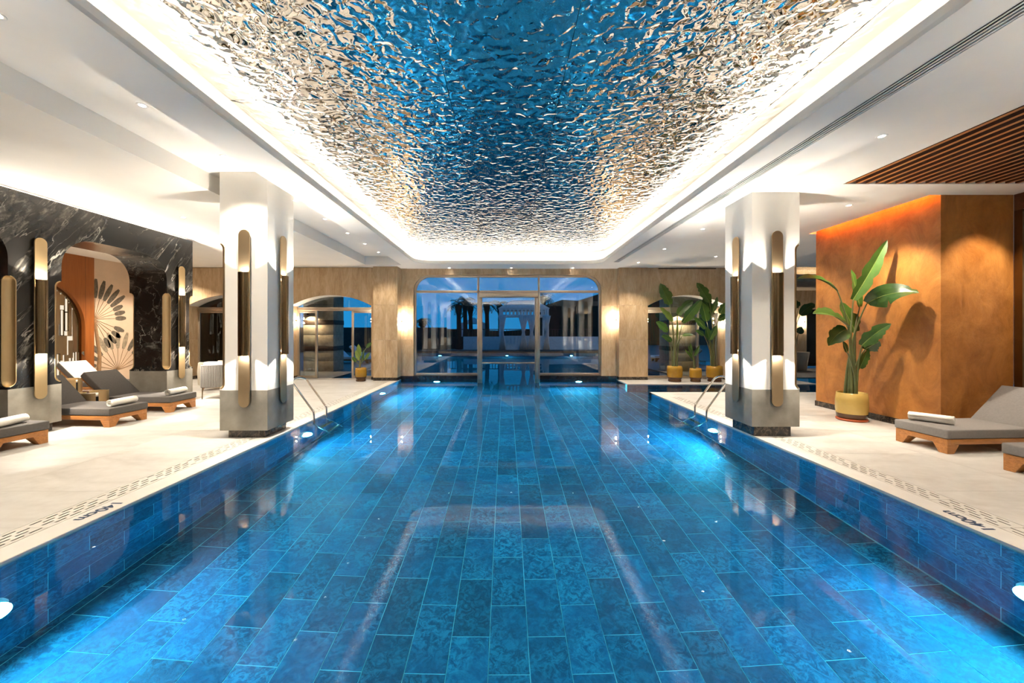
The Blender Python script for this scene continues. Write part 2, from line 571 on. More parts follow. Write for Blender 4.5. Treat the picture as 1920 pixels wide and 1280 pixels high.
# ---------------- pool basin
pool = tag(MB().box(PL - 0.2, 12.0, PY0 - 0.2, 13.6, DEP - 0.20, DEP - 0.002).build('pool_floor', 'pool_grout'),
           'tiled blue stone floor of the indoor swimming pool', 'pool floor', kind='structure')
TW, TL, GAP = 0.30, 0.60, 0.0065
tile_meshes = {}
def tile_mesh(w, l, key='h'):
    """Shared tile block: w along x, l along y (key h) or l along y and w along z (key x) / l along x, w along z (key y)."""
    k = (key, round(w, 3), round(l, 3))
    if k not in tile_meshes:
        b = MB()
        if key == 'h': b.box(-w / 2, w / 2, -l / 2, l / 2, -0.012, 0)
        elif key == 'x': b.box(-0.012, 0.0, -l / 2, l / 2, -w / 2, w / 2)
        elif key == 'y': b.box(-l / 2, l / 2, 0, 0.012, -w / 2, w / 2)
        tile_meshes[k] = b.data('pool_tile', 'pool_tile')
    return tile_meshes[k]
floor_tiles = []
k0 = int(math.floor((PL + 0.125) / TW)) - 1
for k in range(k0, 45):
    x0, x1 = -0.125 + TW * k, -0.125 + TW * (k + 1)
    for j in range(-8, 22):
        y0 = 3.394 + TL * j + (0.3 if k % 2 else 0)
        y1 = y0 + TL
        for (ax0, ax1, ay0, ay1) in ((PL, PR, PY0, 13.55), (PR, 9.5, CHY0, CHY1)):
            a, b, c, d = max(x0, ax0), min(x1, ax1), max(y0, ay0), min(y1, ay1)
            if b - a > 0.03 and d - c > 0.03:
                floor_tiles.append((a, b, c, d))
def seen_size(t):
    x, y = (t[0] + t[1]) / 2, (t[2] + t[3]) / 2
    yy = max(y - 1.0, 0.1)
    inside = y > 2.4 and abs(x) / y < 1.35
    return (1 if inside else 0, -y)
floor_tiles.sort(key=seen_size, reverse=True)
rest = MB()
for i, (a, b, c, d) in enumerate(floor_tiles):
    w, l = b - a - GAP, d - c - GAP
    cx, cyy = (a + b) / 2, (c + d) / 2
    if i < 300:
        inst('pool_tile', tile_mesh(w, l), pool, (cx, cyy, DEP))
    else:
        rest.box(cx - w / 2, cx + w / 2, cyy - l / 2, cyy + l / 2, DEP - 0.012, DEP)
tag(rest.build('remaining_tiles', 'pool_tile', pool), 'smaller distant blue floor tiles', kind='stuff')

def pool_wall(name, label, key, at, u0, u1, flip=False, ground=None):
    """Tiled pool wall; key 'x': plane x = at running along y, key 'y': plane y = at running along x."""
    t = 0.15
    s = 1 if flip else -1
    if key == 'x':
        o = MB().box(at + s * 0.0025, at + s * t, u0, u1, DEP - 0.1, -0.03).build(name, 'pool_grout')
    else:
        o = MB().box(u0, u1, at + 0.0025, at + t, DEP - 0.1, -0.03).build(name, 'pool_grout')
    tag(o, label, 'pool wall', kind='structure')
    rows = [(-0.03 - 0.0, -0.30), (-0.30, -0.60), (-0.60, -0.90), (-0.90, -1.20), (-1.20, DEP)]
    for r, (zt, zb) in enumerate(rows):
        k = 0
        u = u0 - (0.3 if r % 2 else 0)
        while u < u1:
            a, b = max(u, u0), min(u + TL, u1)
            if b - a > 0.03:
                w, l = zt - zb - GAP, b - a - GAP
                if key == 'x':
                    q = inst('pool_tile', tile_mesh(w, l, 'x'), o, (at, (a + b) / 2, (zt + zb) / 2), PI if flip else 0)
                else:
                    q = inst('pool_tile', tile_mesh(w, l, 'y'), o, ((a + b) / 2, at, (zt + zb) / 2))
            u += TL
    return o
pool_wall('pool_wall_left', 'blue tiled side wall of the pool below the lounger deck with marble arches', 'x', PL, PY0, 13.55)
pool_wall('pool_wall_right', 'blue tiled side wall of the pool on the ochre plaster side', 'x', PR, PY0, CHY0, True)
pool_wall('pool_wall_channel', 'blue tiled wall below the ledge that carries the potted plants', 'y', CHY1, 3.70, 9.5)
pool_wall('pool_wall_back', 'blue tiled pool wall under the window beside the swim-through door', 'y', PYB, PL, -0.95)
pool_wall('pool_wall_back', 'blue tiled pool wall under the window near the ochre side', 'y', PYB, 1.15, 3.70)
tag(MB().box(PL - 0.2, PR + 0.2, PY0 - 0.2, PY0, DEP - 0.1, -0.03).build('pool_wall_near', 'pool_tile'), 'near end wall of the pool', 'pool wall', kind='structure')
tag(MB().box(PR, 9.5, CHY0 - 0.15, CHY0, DEP - 0.1, -0.03).build('pool_wall_side', 'pool_tile'), 'channel wall under the plinth deck', 'pool wall', kind='structure')

WZ = -0.022
b = MB()
for (x0, x1, y0, y1) in ((PL, PR, PY0, CHY0), (PL, 9.5, CHY0, CHY1), (PL, 3.70, CHY1, PYB), (-0.95, 1.15, PYB, 13.60),
                         (-6.0, 6.2, 13.60, 27.0), (9.5, 15.5, 8.5, 15.6)):
    b.add([(x0, y0, WZ), (x1, y0, WZ), (x1, y1, WZ), (x0, y1, WZ)], [(0, 1, 2, 3)])
tag(b.build('pool_water', 'water', fix=False), 'still clear blue water filling the pool and the channel', 'water', kind='stuff')

# ---------------- deck
floor = tag(MB().box(-12.3, PL - COPE - GRT, -6, 13.5, -0.25, -0.012)
            .box(PR + COPE + GRT, 9.5, -6, CHY0 - 0.23, -0.25, -0.012)
            .box(PL - COPE - GRT, PR + COPE + GRT, -6, PY0 - 0.23, -0.25, -0.012)
            .box(3.70 + 0.15, 9.5, CHY1 + 0.23, 13.6, -0.25, -0.012)
            .box(9.5, 15.5, 15.6, 17.5, -0.25, -0.0)
            .build('floor', 'joint'), 'pale cream stone deck around the swimming pool', 'floor', kind='structure')
def slabs(x0, x1, y0, y1, sx=1.2, sy=1.2, flip=False, row=0):
    xs = []
    x = x1 if flip else x0
    while (x > x0 + 0.01) if flip else (x < x1 - 0.01):
        nx = max(x - sx, x0) if flip else min(x + sx, x1)
        xs.append((min(x, nx), max(x, nx)))
        x = nx
    for (a, b_) in xs:
        y = y0
        while y < y1 - 0.01:
            ny = min(y + sy, y1)
            if (b_ - a) > 0.02 and (ny - y) > 0.02:
                q = boxo('floor_slab', 'deck_stone', floor, a + 0.0012, b_ - 0.0012, y + 0.0012, ny - 0.0012, -0.012, 0)
            y = ny
slabs(-12.0, PL - COPE - GRT, -0.87, 12.95, flip=True)
slabs(PR + COPE + GRT, 9.5, -0.87, CHY0 - 0.23)
slabs(3.85, 9.5, CHY1 + 0.23, 12.93, 1.2, 1.2)
MB().box(-12.0, 9.5, -6.0, -0.87, -0.012, 0).build('floor_slab', 'deck_stone', floor)

cope = tag(MB().box(PL - COPE, PL, PY0 - COPE, 12.95, -0.06, 0).build('coping', 'coping', bevel=0.004, seg=1),
           'pale stone coping strip along the pool edge beside the marble arches', 'coping', kind='structure')
cope_r = tag(MB().box(PR, PR + COPE, PY0 - COPE, CHY0, -0.06, 0).box(PR + 0.0, 9.5, CHY0 - 0.23, CHY0, -0.06, -0.0005).build('coping', 'coping'),
             'pale stone coping strip along the pool edge beside the ochre wall', 'coping', kind='structure')
tag(MB().box(3.70, 3.88, CHY1, 12.93, -0.06, 0).box(3.88, 9.5, CHY1, CHY1 + 0.23, -0.06, 0).build('coping', 'coping'),
    'pale stone coping of the ledge under the three amber plant pots', 'coping', kind='structure')
tag(MB().box(PL, PR, PY0 - COPE, PY0, -0.06, 0).build('coping', 'coping'), 'coping across the near end of the pool', 'coping', kind='structure')

# overflow gratings: slotted panels with real openings over a dark channel
def grating_mesh(L):
    b = MB()
    W = GRT - 0.008
    lanes = 4
    sw = 0.017
    pitch = W / (lanes + 0.6)
    xs = [-W / 2 + pitch * (0.8 + i) for i in range(lanes)]
    e = -W / 2
    z0, z1 = -0.004, 0.0
    for i, x in enumerate(xs):
        b.box(e, x - sw / 2, -L / 2, L / 2, z0, z1)
        e = x + sw / 2
    b.box(e, W / 2, -L / 2, L / 2, z0, z1)
    for i, x in enumerate(xs):
        off = 0.05 if i % 2 else 0.0
        nslot = 4
        step = L / (nslot + 0.45)
        y = -L / 2
        for k in range(nslot):
            s0 = -L / 2 + 0.035 + off + k * step
            b.box(x - sw / 2, x + sw / 2, y, s0, z0, z1)
            y = s0 + step * 0.72
        b.box(x - sw / 2, x + sw / 2, y, L / 2, z0, z1)
    return b.data('grating_panel', 'grating')
for nm, xc, ya, yb, lab in (('overflow_grating', PL - COPE - GRT / 2, PY0 - 0.23, 12.9, 'slotted stone overflow grating along the deck with marble arches'),
                            ('overflow_grating', PR + COPE + GRT / 2, PY0 - 0.23, CHY0 - 0.25, 'slotted stone overflow grating along the deck by the ochre wall')):
    g = tag(boxo(nm, 'dark_void', None, xc - GRT / 2, xc + GRT / 2, ya, yb, -0.10, -0.05), lab, 'grating', kind='structure')
    LG = 0.53
    me = grating_mesh(LG - 0.004)
    y = 3.196 - LG * int((3.196 - ya) / LG)
    while y + LG < yb:
        inst('grating_panel', me, g, (xc, y + LG / 2, 0))
        y += LG
    boxo('grating_end', 'grating', g, xc - GRT / 2, xc + GRT / 2, y + 0.003, yb + 0.03, -0.05, 0)

# depth markings
def lettering(text, parent, loc, rz, size, name='depth_marking', mat='ink_blue'):
    cu = bpy.data.curves.new(name, 'FONT')
    cu.body = text; cu.size = size; cu.align_x = 'CENTER'; cu.align_y = 'CENTER'; cu.extrude = 0.0008
    cu.offset = 0.003
    t = bpy.data.objects.new('text_source', cu); COL.objects.link(t)
    bpy.context.view_layer.update()
    me = bpy.data.meshes.new_from_object(t.evaluated_get(bpy.context.evaluated_depsgraph_get()))
    bpy.data.objects.remove(t)
    me.materials.clear(); me.materials.append(MAT[mat])
    o = inst(name, me, parent, loc, rz)
    return o
tag(lettering('140cm', cope, (-3.625, 3.50, 0.001), -PI / 2, 0.135), 'dark blue depth lettering 140cm')
tag(lettering('140cm', cope_r, (3.91, 3.32, 0.001), PI / 2, 0.135), 'dark blue depth lettering 140cm')

# ---------------- ceiling
ZC, ZL = 3.70, 3.72
LX0, LX1, LY0, LY1 = -2.79, 2.96, -5.2, 12.25
ceil = tag(MB()
    .box(-3.30, LX0 - 0.20, -6, 13.3, ZC, 4.3)                   # beam beside the recess
    .box(LX0 - 0.2, LX0, LY0, LY1, ZC, 3.73)
    .box(-4.46, -3.30, -6, 12.44, 3.98, 4.3)                    # raised coffer
    .box(-4.46, -3.30, 12.44, 13.3, ZC + 0.005, 4.3)
    .box(-12.3, -4.46, -6, 13.5, ZL, 4.3)                       # lower ceiling by the marble arches
    .box(LX1, LX1 + 0.2, LY0, LY1, ZC, 3.73)
    .box(LX1 + 0.2, 3.27, -6, 13.3, ZC, 4.3)
    .box(3.44, 4.81, -6, 13.3, ZC, 4.3)
    .box(3.27, 3.44, 11.9, 13.3, ZC, 4.3)
    .box(3.27, 3.44, -6, 11.9, 3.80, 4.3)
    .box(4.81, 6.54, 5.59, 13.5, ZC, 4.3)
    .box(6.70, 9.3, 5.59, 13.5, ZC, 4.3)
    .box(6.54, 6.70, 5.59, 6.04, ZC, 4.3)
    .box(6.54, 6.70, 8.46, 13.5, ZC, 4.3)
    .box(6.54, 6.70, 6.04, 8.46, 3.84, 4.3)
    .box(9.3, 16.0, 5.59, 12.4, ZC, 4.3)
    .box(4.81, 12.0, -6, -1.0, ZC, 4.3)
    .box(8.6, 12.0, -1.0, 5.59, ZC, 4.3)
    .box(LX0 - 0.2, LX1 + 0.2, LY1, LY1 + 0.2, ZC, 3.73)
    .box(LX0 - 0.2, LX1 + 0.2, LY1 + 0.2, 13.3, ZC, 4.3)
    .box(LX0 - 0.2, LX1 + 0.2, LY0 - 0.2, LY0, ZC, 3.73)
    .box(LX0 - 0.2, LX1 + 0.2, -6, LY0 - 0.2, ZC, 4.3)
    .box(-12.4, 16.2, -6.2, 17.4, 4.3, 4.5)
    .build('ceiling', 'plaster'), 'cream plaster ceiling with dropped soffits around the mirrored recess', 'ceiling', kind='structure')
inner = rrect(LX0, LX1, LY0, LY1, 0.5)
fil = MB()
for (cx, cyy, sx, sy) in ((LX0, LY0, 1, 1), (LX1, LY0, -1, 1), (LX1, LY1, -1, -1), (LX0, LY1, 1, -1)):
    r = 0.5
    pts = [(cx, cyy)] + [(cx + sx * (r - r * math.sin(t)), cyy + sy * (r - r * math.cos(t))) for t in (PI / 2 * k / 8 for k in range(9))]
    fil.prism(pts, 'z', ZC, 3.73)
fil.build('soffit_corner', 'plaster', ceil)
lip_in = rrect(LX0 + 0.004, LX1 - 0.004, LY0 + 0.004, LY1 - 0.004, 0.496)
lip_mid = rrect(LX0 - 0.012, LX1 + 0.012, LY0 - 0.012, LY1 + 0.012, 0.512)
lip_out = rrect(LX0 - 0.045, LX1 + 0.045, LY0 - 0.045, LY1 + 0.045, 0.545)
L3 = lambda p, z: [(x, y, z) for x, y in p]
lip = MB().strip(L3(lip_in, ZC), L3(lip_in, 3.735), True).strip(L3(lip_in, 3.735), L3(lip_mid, 3.815), True).strip(L3(lip_mid, 3.815), L3(lip_out, 3.815)).strip(L3(lip_out, 3.815), L3(lip_out, 3.72))
tag(lip.build('trim_1', 'plaster'), 'rounded plaster lip running around the mirrored ceiling recess', 'trim', kind='structure')
cw_path = rrect(LX0 - 0.19, LX1 + 0.19, LY0 - 0.19, LY1 + 0.19, 0.69)
tag(MB().strip(L3(cw_path, 3.72), L3(cw_path, 4.105), True).build('trim_2', 'plaster'), 'brightly lit cove wall behind the ceiling lip', 'trim', kind='structure')
sa, sb = rrect(LX0 - 0.07, LX1 + 0.07, LY0 - 0.07, LY1 + 0.07, 0.57), rrect(LX0 - 0.13, LX1 + 0.13, LY0 - 0.13, LY1 + 0.13, 0.63)
tag(MB().strip(L3(sa, 3.745), L3(sb, 3.745)).strip(L3(sa, 3.733), L3(sb, 3.733)).build('cove_light_strip', 'led_cove'),
    'warm white light strip hidden in the cove around the mirrored ceiling', 'light strip')
mir = tag(MB().box(LX0 - 0.2, LX1 + 0.2, LY0 - 0.2, LY1 + 0.2, 4.135, 4.20).build('mirrored_ceiling', 'dark_void'),
          'hammered mirror steel ceiling reflecting the blue pool', 'ceiling', kind='structure')
xs = [LX0 - 0.2, -1.79, -0.60, 0.575, 1.76, 2.94, LX1 + 0.2]
y = 4.25 - 2.125 * 5
ys = [LY0 - 0.2]
while y < LY1 + 0.2:
    if y > LY0: ys.append(y)
    y += 2.125
ys.append(LY1 + 0.2)
for i in range(len(xs) - 1):
    for j in range(len(ys) - 1):
        a, b_, c, d = xs[i] + 0.002, xs[i + 1] - 0.002, ys[j] + 0.002, ys[j + 1] - 0.002
        o = MB().box(-(b_ - a) / 2, (b_ - a) / 2, -(d - c) / 2, (d - c) / 2, 0, 0.012).build('mirror_panel', 'hammered_mirror', mir)
        o.location = ((a + b_) / 2, (c + d) / 2, 4.105 + random.uniform(0, 0.004))
        o.rotation_euler = (math.radians(random.uniform(-0.15, 0.15)), math.radians(random.uniform(-0.2, 0.2)), 0)

# linear air diffuser in the soffit
dif = tag(boxo('linear_air_diffuser', 'dark_void', None, 3.272, 3.438, -5.9, 11.88, 3.765, 3.775), 'long slotted air diffuser in the soffit beside the mirrored ceiling', 'air vent')
for k in range(5):
    x = 3.275 + k * 0.036
    boxo('blade', 'white_metal', dif, x, x + (0.013 if k else 0.016), -5.9, 11.88, 3.703, 3.709)

# slatted timber ceiling
sl = tag(boxo('slatted_ceiling', 'dark_void', None, 4.81, 8.6, -1.0, 5.59, 4.10, 4.14), 'recessed ceiling of parallel reddish timber slats by the ochre wall', 'ceiling', kind='structure')
sme = MB().box(-0.024, 0.024, -1.0, 5.585, 3.705, 3.86).data('slat', 'slat_painted_shade')
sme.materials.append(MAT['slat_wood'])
sme.polygons[0].material_index = 1                                  # wood underside; flanks coloured darker to paint in their shade
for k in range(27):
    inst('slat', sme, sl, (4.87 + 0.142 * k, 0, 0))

# ---------------- back wall of travertine
TRA = 'travertine'
TIERS = [(0.10, 1.318), (1.322, 2.458), (2.462, ZC + 0.01)]
wb = tag(boxo('wall_back', 'joint', None, -4.28, -3.53, 12.76, 13.4, 0.02, ZC), 'travertine clad end wall around the big pool window', 'wall', kind='structure')
boxo('wall_core', 'joint', wb, 3.76, 4.67, 12.95, 13.4, 0.02, ZC)
def clad(x0, x1, y0, y1, tiers=TIERS, par=None):
    for (a, b_) in tiers:
        boxo('stone_panel', TRA, par or wb, x0, x1, y0, y1, a, b_, 0)
clad(-4.30, -3.905, 12.72, 12.76); clad(-3.901, -3.51, 12.72, 12.76)          # left pier: front, sides
clad(-3.53, -3.51, 12.764, 13.15); clad(-4.30, -4.28, 12.764, 13.0)
clad(3.74, 4.31, 12.92, 12.96); clad(4.314, 4.69, 12.92, 12.96)
clad(3.74, 3.76, 12.964, 13.15)
boxo('granite_base', 'brown_marble', wb, -4.295, -3.512, 12.725, 13.2, 0.0, 0.10)
boxo('granite_base', 'brown_marble', wb, 3.742, 4.688, 12.925, 13.2, 0.0, 0.10)
WX0, WX1, WZ0, WZ1, WR = -3.09, 3.217, 0.107, 3.50, 0.55
clad(-3.51, WX0, 13.15, 13.40); clad(WX1, 3.74, 13.15, 13.40)
for k in range(6):
    x = WX0 + (WX1 - WX0) * k / 6
    boxo('stone_panel', TRA, wb, x + 0.001, x + (WX1 - WX0) / 6 - 0.001, 13.15, 13.40, WZ1, ZC + 0.01)
for sx, cx in ((1, WX0), (-1, WX1)):
    pts = [(cx, WZ1)] + [(cx + sx * (WR - WR * math.sin(t)), WZ1 - (WR - WR * math.cos(t))) for t in (PI / 2 * k / 10 for k in range(11))]
    MB().prism(pts, 'y', 13.15, 13.40).build('stone_panel', TRA, wb)
for k in range(4):
    boxo('granite_base', 'black_stone', wb, PL + k * 0.637 + 0.001, PL + (k + 1) * 0.637 - 0.001, 13.13, 13.6, -0.6, 0.105)
    boxo('granite_base', 'black_stone', wb, 1.15 + k * 0.64 + 0.001, 1.15 + (k + 1) * 0.64 - 0.001, 13.13, 13.6, -0.6, 0.105)

def arc_pts(a, b, zs, za, n=20):
    """Segmental arch from (a, zs) over apex za to (b, zs)."""
    w = (b - a) / 2; h = za - zs
    R = (w * w + h * h) / (2 * h)
    c = (a + b) / 2
    return [(x, zs + math.sqrt(max(R * R - (x - c) ** 2, 0)) - (R - h)) for x in (a + (b - a) * k / n for k in range(n + 1))]
def arch_wall(par, x0, x1, y0, y1, opens, zs=2.45, za=2.80, base=True):
    """Wall along x with segmental arch openings; jambs are clad in tiers, one spandrel piece above every arch."""
    cur = x0
    for (a, b_) in opens + [(x1, x1)]:
        if a - cur > 0.02:
            for (t0, t1) in TIERS:
                boxo('stone_panel', TRA, par, cur + 0.001, a - 0.001, y0, y1, t0, t1)
            if base:
                boxo('granite_base', 'brown_marble', par, cur, a, y0 + 0.004, y1, 0.0, 0.10)
        if b_ > a:
            arc = arc_pts(a, b_, zs, za)
            pts = [(a, ZC + 0.01)] + arc + [(b_, ZC + 0.01)]
            m = MB()
            n = len(arc)
            vv = [(x, y0, z) for x, z in arc] + [(x, y0, ZC + 0.01) for x, _ in arc] + [(x, y1, z) for x, z in arc] + [(x, y1, ZC + 0.01) for x, _ in arc]
            ff = []
            for i in range(n - 1):
                ff += [(i, i + 1, n + i + 1, n + i), (2 * n + i, 3 * n + i, 3 * n + i + 1, 2 * n + i + 1), (i, 2 * n + i, 2 * n + i + 1, i + 1)]
            m.add(vv, ff)
            m.build('arch_panel', TRA, par, fix=False)
            # pale lined intrados
            vv = [(x, y0 + 0.004, z - 0.006) for x, z in arc] + [(x, y1, z - 0.006) for x, z in arc]
            MB().add(vv, [(i, i + 1, n + i + 1, n + i) for i in range(n - 1)]).build('arch_soffit', 'coping', par, fix=False)
        cur = b_
wl = tag(empty('wall_back'), 'travertine end wall with two arched openings behind the lounge deck', 'wall', kind='structure')
A1, A2, A3 = (-7.10, -4.44), (-10.50, -7.80), (4.70, 7.30)
arch_wall(wl, -12.0, -4.30, 12.95, 13.45, [A2, A1])
wr = tag(empty('wall_back'), 'travertine end wall with one arched opening behind the potted plants', 'wall', kind='structure')
arch_wall(wr, 4.69, 9.2, 12.95, 13.45, [A3])
boxo('slot_vent', 'dark_void', wr, 5.05, 6.95, 12.945, 12.952, 3.66, 3.69)

# ---------------- glazing
def bar(par, x0, x1, z0, z1, y0, y1, name='frame_bar', mat='champagne'):
    return boxo(name, mat, par, x0, x1, y0, y1, z0, z1, 0.004)
def pane(par, x0, x1, z0, z1, y, name='glass_pane'):
    return boxo(name, 'glass', par, x0, x1, y, y + 0.006, z0, z1)
w1 = tag(empty('window_1', (0, 0, 0)), 'large round-cornered window over the pool with swim-through door', 'window', kind='structure')
yf0, yf1 = 13.24, 13.32
bar(w1, WX0, WX0 + 0.07, WZ0, WZ1 - WR, yf0, yf1); bar(w1, WX1 - 0.07, WX1, WZ0, WZ1 - WR, yf0, yf1)
bar(w1, WX0 + WR, WX1 - WR, WZ1 - 0.08, WZ1, yf0, yf1)
for sx, cx in ((1, WX0), (-1, WX1)):
    oc = (cx + sx * WR, WZ1 - WR)
    pts_o = [(oc[0] - sx * WR * math.cos(t), oc[1] + WR * math.sin(t)) for t in (PI / 2 * k / 12 for k in range(13))]
    pts_i = [(oc[0] - sx * (WR - 0.075) * math.cos(t), oc[1] + (WR - 0.075) * math.sin(t)) for t in (PI / 2 * k / 12 for k in range(13))]
    MB().prism(pts_o + pts_i[::-1], 'y', yf0, yf1).build('frame_corner', 'champagne', w1)
    # glass of the round corner
    g = [(oc[0], oc[1])] + [(oc[0] - sx * (WR - 0.07) * math.cos(t), oc[1] + (WR - 0.07) * math.sin(t)) for t in (PI / 2 * k / 12 for k in range(13))]
    MB().prism(g, 'y', 13.272, 13.278).build('glass_pane', 'glass', w1)
M1, M2 = -0.923, 1.122
ZT = 2.94
bar(w1, WX0 + 0.06, M1, WZ0, WZ0 + 0.085, yf0, yf1); bar(w1, M2, WX1 - 0.06, WZ0, WZ0 + 0.085, yf0, yf1)
bar(w1, WX0 + 0.06, WX1 - 0.06, ZT - 0.04, ZT + 0.04, yf0 - 0.01, yf1)
bar(w1, M1 - 0.035, M1 + 0.035, -0.8, WZ1 - 0.05, yf0 - 0.01, yf1); bar(w1, M2 - 0.035, M2 + 0.035, -0.8, WZ1 - 0.05, yf0 - 0.01, yf1)
pane(w1, WX0 + 0.06, M1, WZ0 + 0.07, ZT, 13.272); pane(w1, M2, WX1 - 0.06, WZ0 + 0.07, ZT, 13.272)
pane(w1, M1, M2, ZT, WZ1 - 0.06, 13.272); pane(w1, WX0 + WR, M1, ZT, WZ1 - 0.06, 13.272); pane(w1, M2, WX1 - WR, ZT, WZ1 - 0.06, 13.272)
bar(w1, M1 + 0.03, M2 - 0.03, 2.74, 2.90, yf0 - 0.03, yf1 + 0.03, 'door_header')
bar(w1, M1 + 0.035, M1 + 0.135, -0.9, 2.75, 13.25, 13.31, 'door_stile'); bar(w1, M2 - 0.135, M2 - 0.035, -0.9, 2.75, 13.25, 13.31, 'door_stile')
bar(w1, M1 + 0.1, M2 - 0.1, 0.50, 0.555, 13.25, 13.31, 'door_rail')
pane(w1, M1 + 0.13, M2 - 0.13, 0.55, 2.75, 13.275, 'door_glass')

def arch_glass(name, label, a, b_, y, mull, zs=2.45, za=2.80, zh=2.30, skip=()):
    """Glazed screen inside an arched opening: header, posts at the x positions mull, panes between them, fanlight above."""
    w = tag(empty(name), label, 'door' if 'door' in name else 'window', kind='structure')
    bar(w, a, b_, zh, zh + 0.12, y - 0.05, y + 0.05, 'frame_header')
    ms = [a + 0.03] + mull + [b_ - 0.03]
    for i, m in enumerate(ms):
        bar(w, m - 0.035, m + 0.035, 0.0, zh, y - 0.03, y + 0.03, 'frame_post')
    for i in range(len(ms) - 1):
        if i in skip: continue
        bar(w, ms[i] + 0.03, ms[i + 1] - 0.03, 0.0, 0.09, y - 0.02, y + 0.02, 'frame_rail')
        bar(w, ms[i] + 0.03, ms[i + 1] - 0.03, zh - 0.07, zh, y - 0.02, y + 0.02, 'frame_rail')
        pane(w, ms[i] + 0.03, ms[i + 1] - 0.03, 0.08, zh - 0.06, y)
    arc = arc_pts(a, b_, zs, za)
    pts = [(a, zh + 0.1)] + arc + [(b_, zh + 0.1)]
    MB().prism(pts, 'y', y, y + 0.006).build('glass_fanlight', 'glass', w)
    return w
arch_glass('door_1', 'sliding glass door standing open in the arch behind the ladder rail', A1[0], A1[1], 13.40, [-6.46, -5.22], skip=(1,))
arch_glass('window_2', 'arched glazing behind the rope armchair', A2[0], A2[1], 13.40, [-9.15])
arch_glass('window_3', 'arched glazing behind the potted bird of paradise plants', A3[0], A3[1], 13.40, [6.55])

# ---------------- black marble arcade
MX0, MX1, MTOP, MB_ = -7.25, -8.05, 3.69, 0.75
PIERS = [(5.71, 6.40), (8.39, 9.08), (3.03, 3.72)]
ar = MB()
arcade = None
SPZ, ATZ, AR = 2.66, 3.17, 0.50
def arcade_mesh():
    """Marble upper wall in the y-z plane: piers joined by a beam, round-cornered openings between them."""
    b = MB()
    ps = sorted(PIERS)
    poly = [(ps[0][0], MB_)]
    for i, (a, c) in enumerate(ps):
        if i: pass
        poly.append((c, MB_))
        if i < len(ps) - 1:
            d = ps[i + 1][0]
            poly.append((c, ATZ - AR))
            poly += [(c + AR - AR * math.cos(t), ATZ - AR + AR * math.sin(t)) for t in (PI / 2 * k / 10 for k in range(1, 11))]
            poly += [(d - AR + AR * math.sin(t), ATZ - AR + AR * math.cos(t)) for t in (PI / 2 * k / 10 for k in range(0, 11))]
            poly.append((d, MB_))
    poly += [(ps[-1][1], MTOP), (ps[0][0], MTOP)]
    # remove duplicates
    out = [poly[0]]
    for p in poly[1:]:
        if (p[0] - out[-1][0]) ** 2 + (p[1] - out[-1][1]) ** 2 > 1e-8: out.append(p)
    b.prism(out, 'x', MX1, MX0)
    return b
arcade = tag(arcade_mesh().build('wall_left', 'black_marble'), 'black marble arcade wall with pale veins and round-cornered openings', 'wall', kind='structure')
NZ0, NZ1, NR = 0.78, 2.42, 0.095
cut = [capsule_solid(x, y, NZ0, NZ1, NR) for (a, c) in PIERS for y in (a, c) for x in (MX0, MX1)]
subtract(arcade, cut)
for (a, c) in PIERS:
    boxo('concrete_base', 'concrete', arcade, MX1, MX0, a, c, 0.14, MB_)
    boxo('plinth', 'brown_marble', arcade, MX1 + 0.07, MX0 - 0.07, a + 0.07, c - 0.07, 0.0, 0.14)
    notch_lining(arcade, MX0, a, NZ0, NZ1, NR, PI / 2)
    notch_lining(arcade, MX0, c, NZ0, NZ1, NR, PI)
    notch_lining(arcade, MX1, a, NZ0, NZ1, NR, 0)
    notch_lining(arcade, MX1, c, NZ0, NZ1, NR, -PI / 2)
boxo('light_strip', 'led_wash', arcade, MX0 - 0.16, MX0 - 0.10, 3.1, 9.0, MTOP, MTOP + 0.008)

# ---------------- room behind the arcade: timber wall with arched screen, mural
WXL = -11.9
wt = MB()
NYC, NRR, NSZ = 9.87, 1.22, 1.75
pts = [(3.0, 0), (NYC - NRR, 0), (NYC - NRR, NSZ)] + [(NYC - NRR * math.cos(t), NSZ + NRR * math.sin(t)) for t in (PI * k / 24 for k in range(1, 24))] + [(NYC + NRR, NSZ), (NYC + NRR, 0), (11.34, 0), (11.34, ZL), (3.0, ZL)]
wt.prism(pts, 'x', WXL - 0.26, WXL)
wtim = tag(wt.build('wall_left_timber', 'panel_wood'), 'orange brown timber wall with arched niche seen through the marble arch', 'wall', kind='structure')
for y in (11.10,):
    boxo('panel_joint', 'brown_frame', wtim, WXL, WXL + 0.002, y, y + 0.008, 0, ZL)
fr_o = [(NYC - NRR * math.cos(t), NSZ + NRR * math.sin(t)) for t in (PI * k / 24 for k in range(25))]
fr_i = [(NYC - (NRR - 0.06) * math.cos(t), NSZ + (NRR - 0.06) * math.sin(t)) for t in (PI * k / 24 for k in range(25))]
scr = tag(empty('metal_screen', (WXL - 0.24, NYC, 0)), 'backlit brass screen of staggered upright rectangles in the timber niche', 'screen')
scr_parts = MB().prism([(p[0] - NYC, p[1]) for p in ([(NYC - NRR, 0.0)] + fr_o + [(NYC + NRR, 0.0), (NYC + NRR - 0.06, 0.0)] + fr_i[::-1] + [(NYC - NRR + 0.06, 0)])], 'x', 0.08, 0.14)
scr_parts.build('screen_frame', 'bronze_dark', scr)
boxo('lit_panel', 'screen_light', scr, -0.01, 0.0, -NRR, NRR, 0, NSZ + NRR)
rs = random.Random(5)
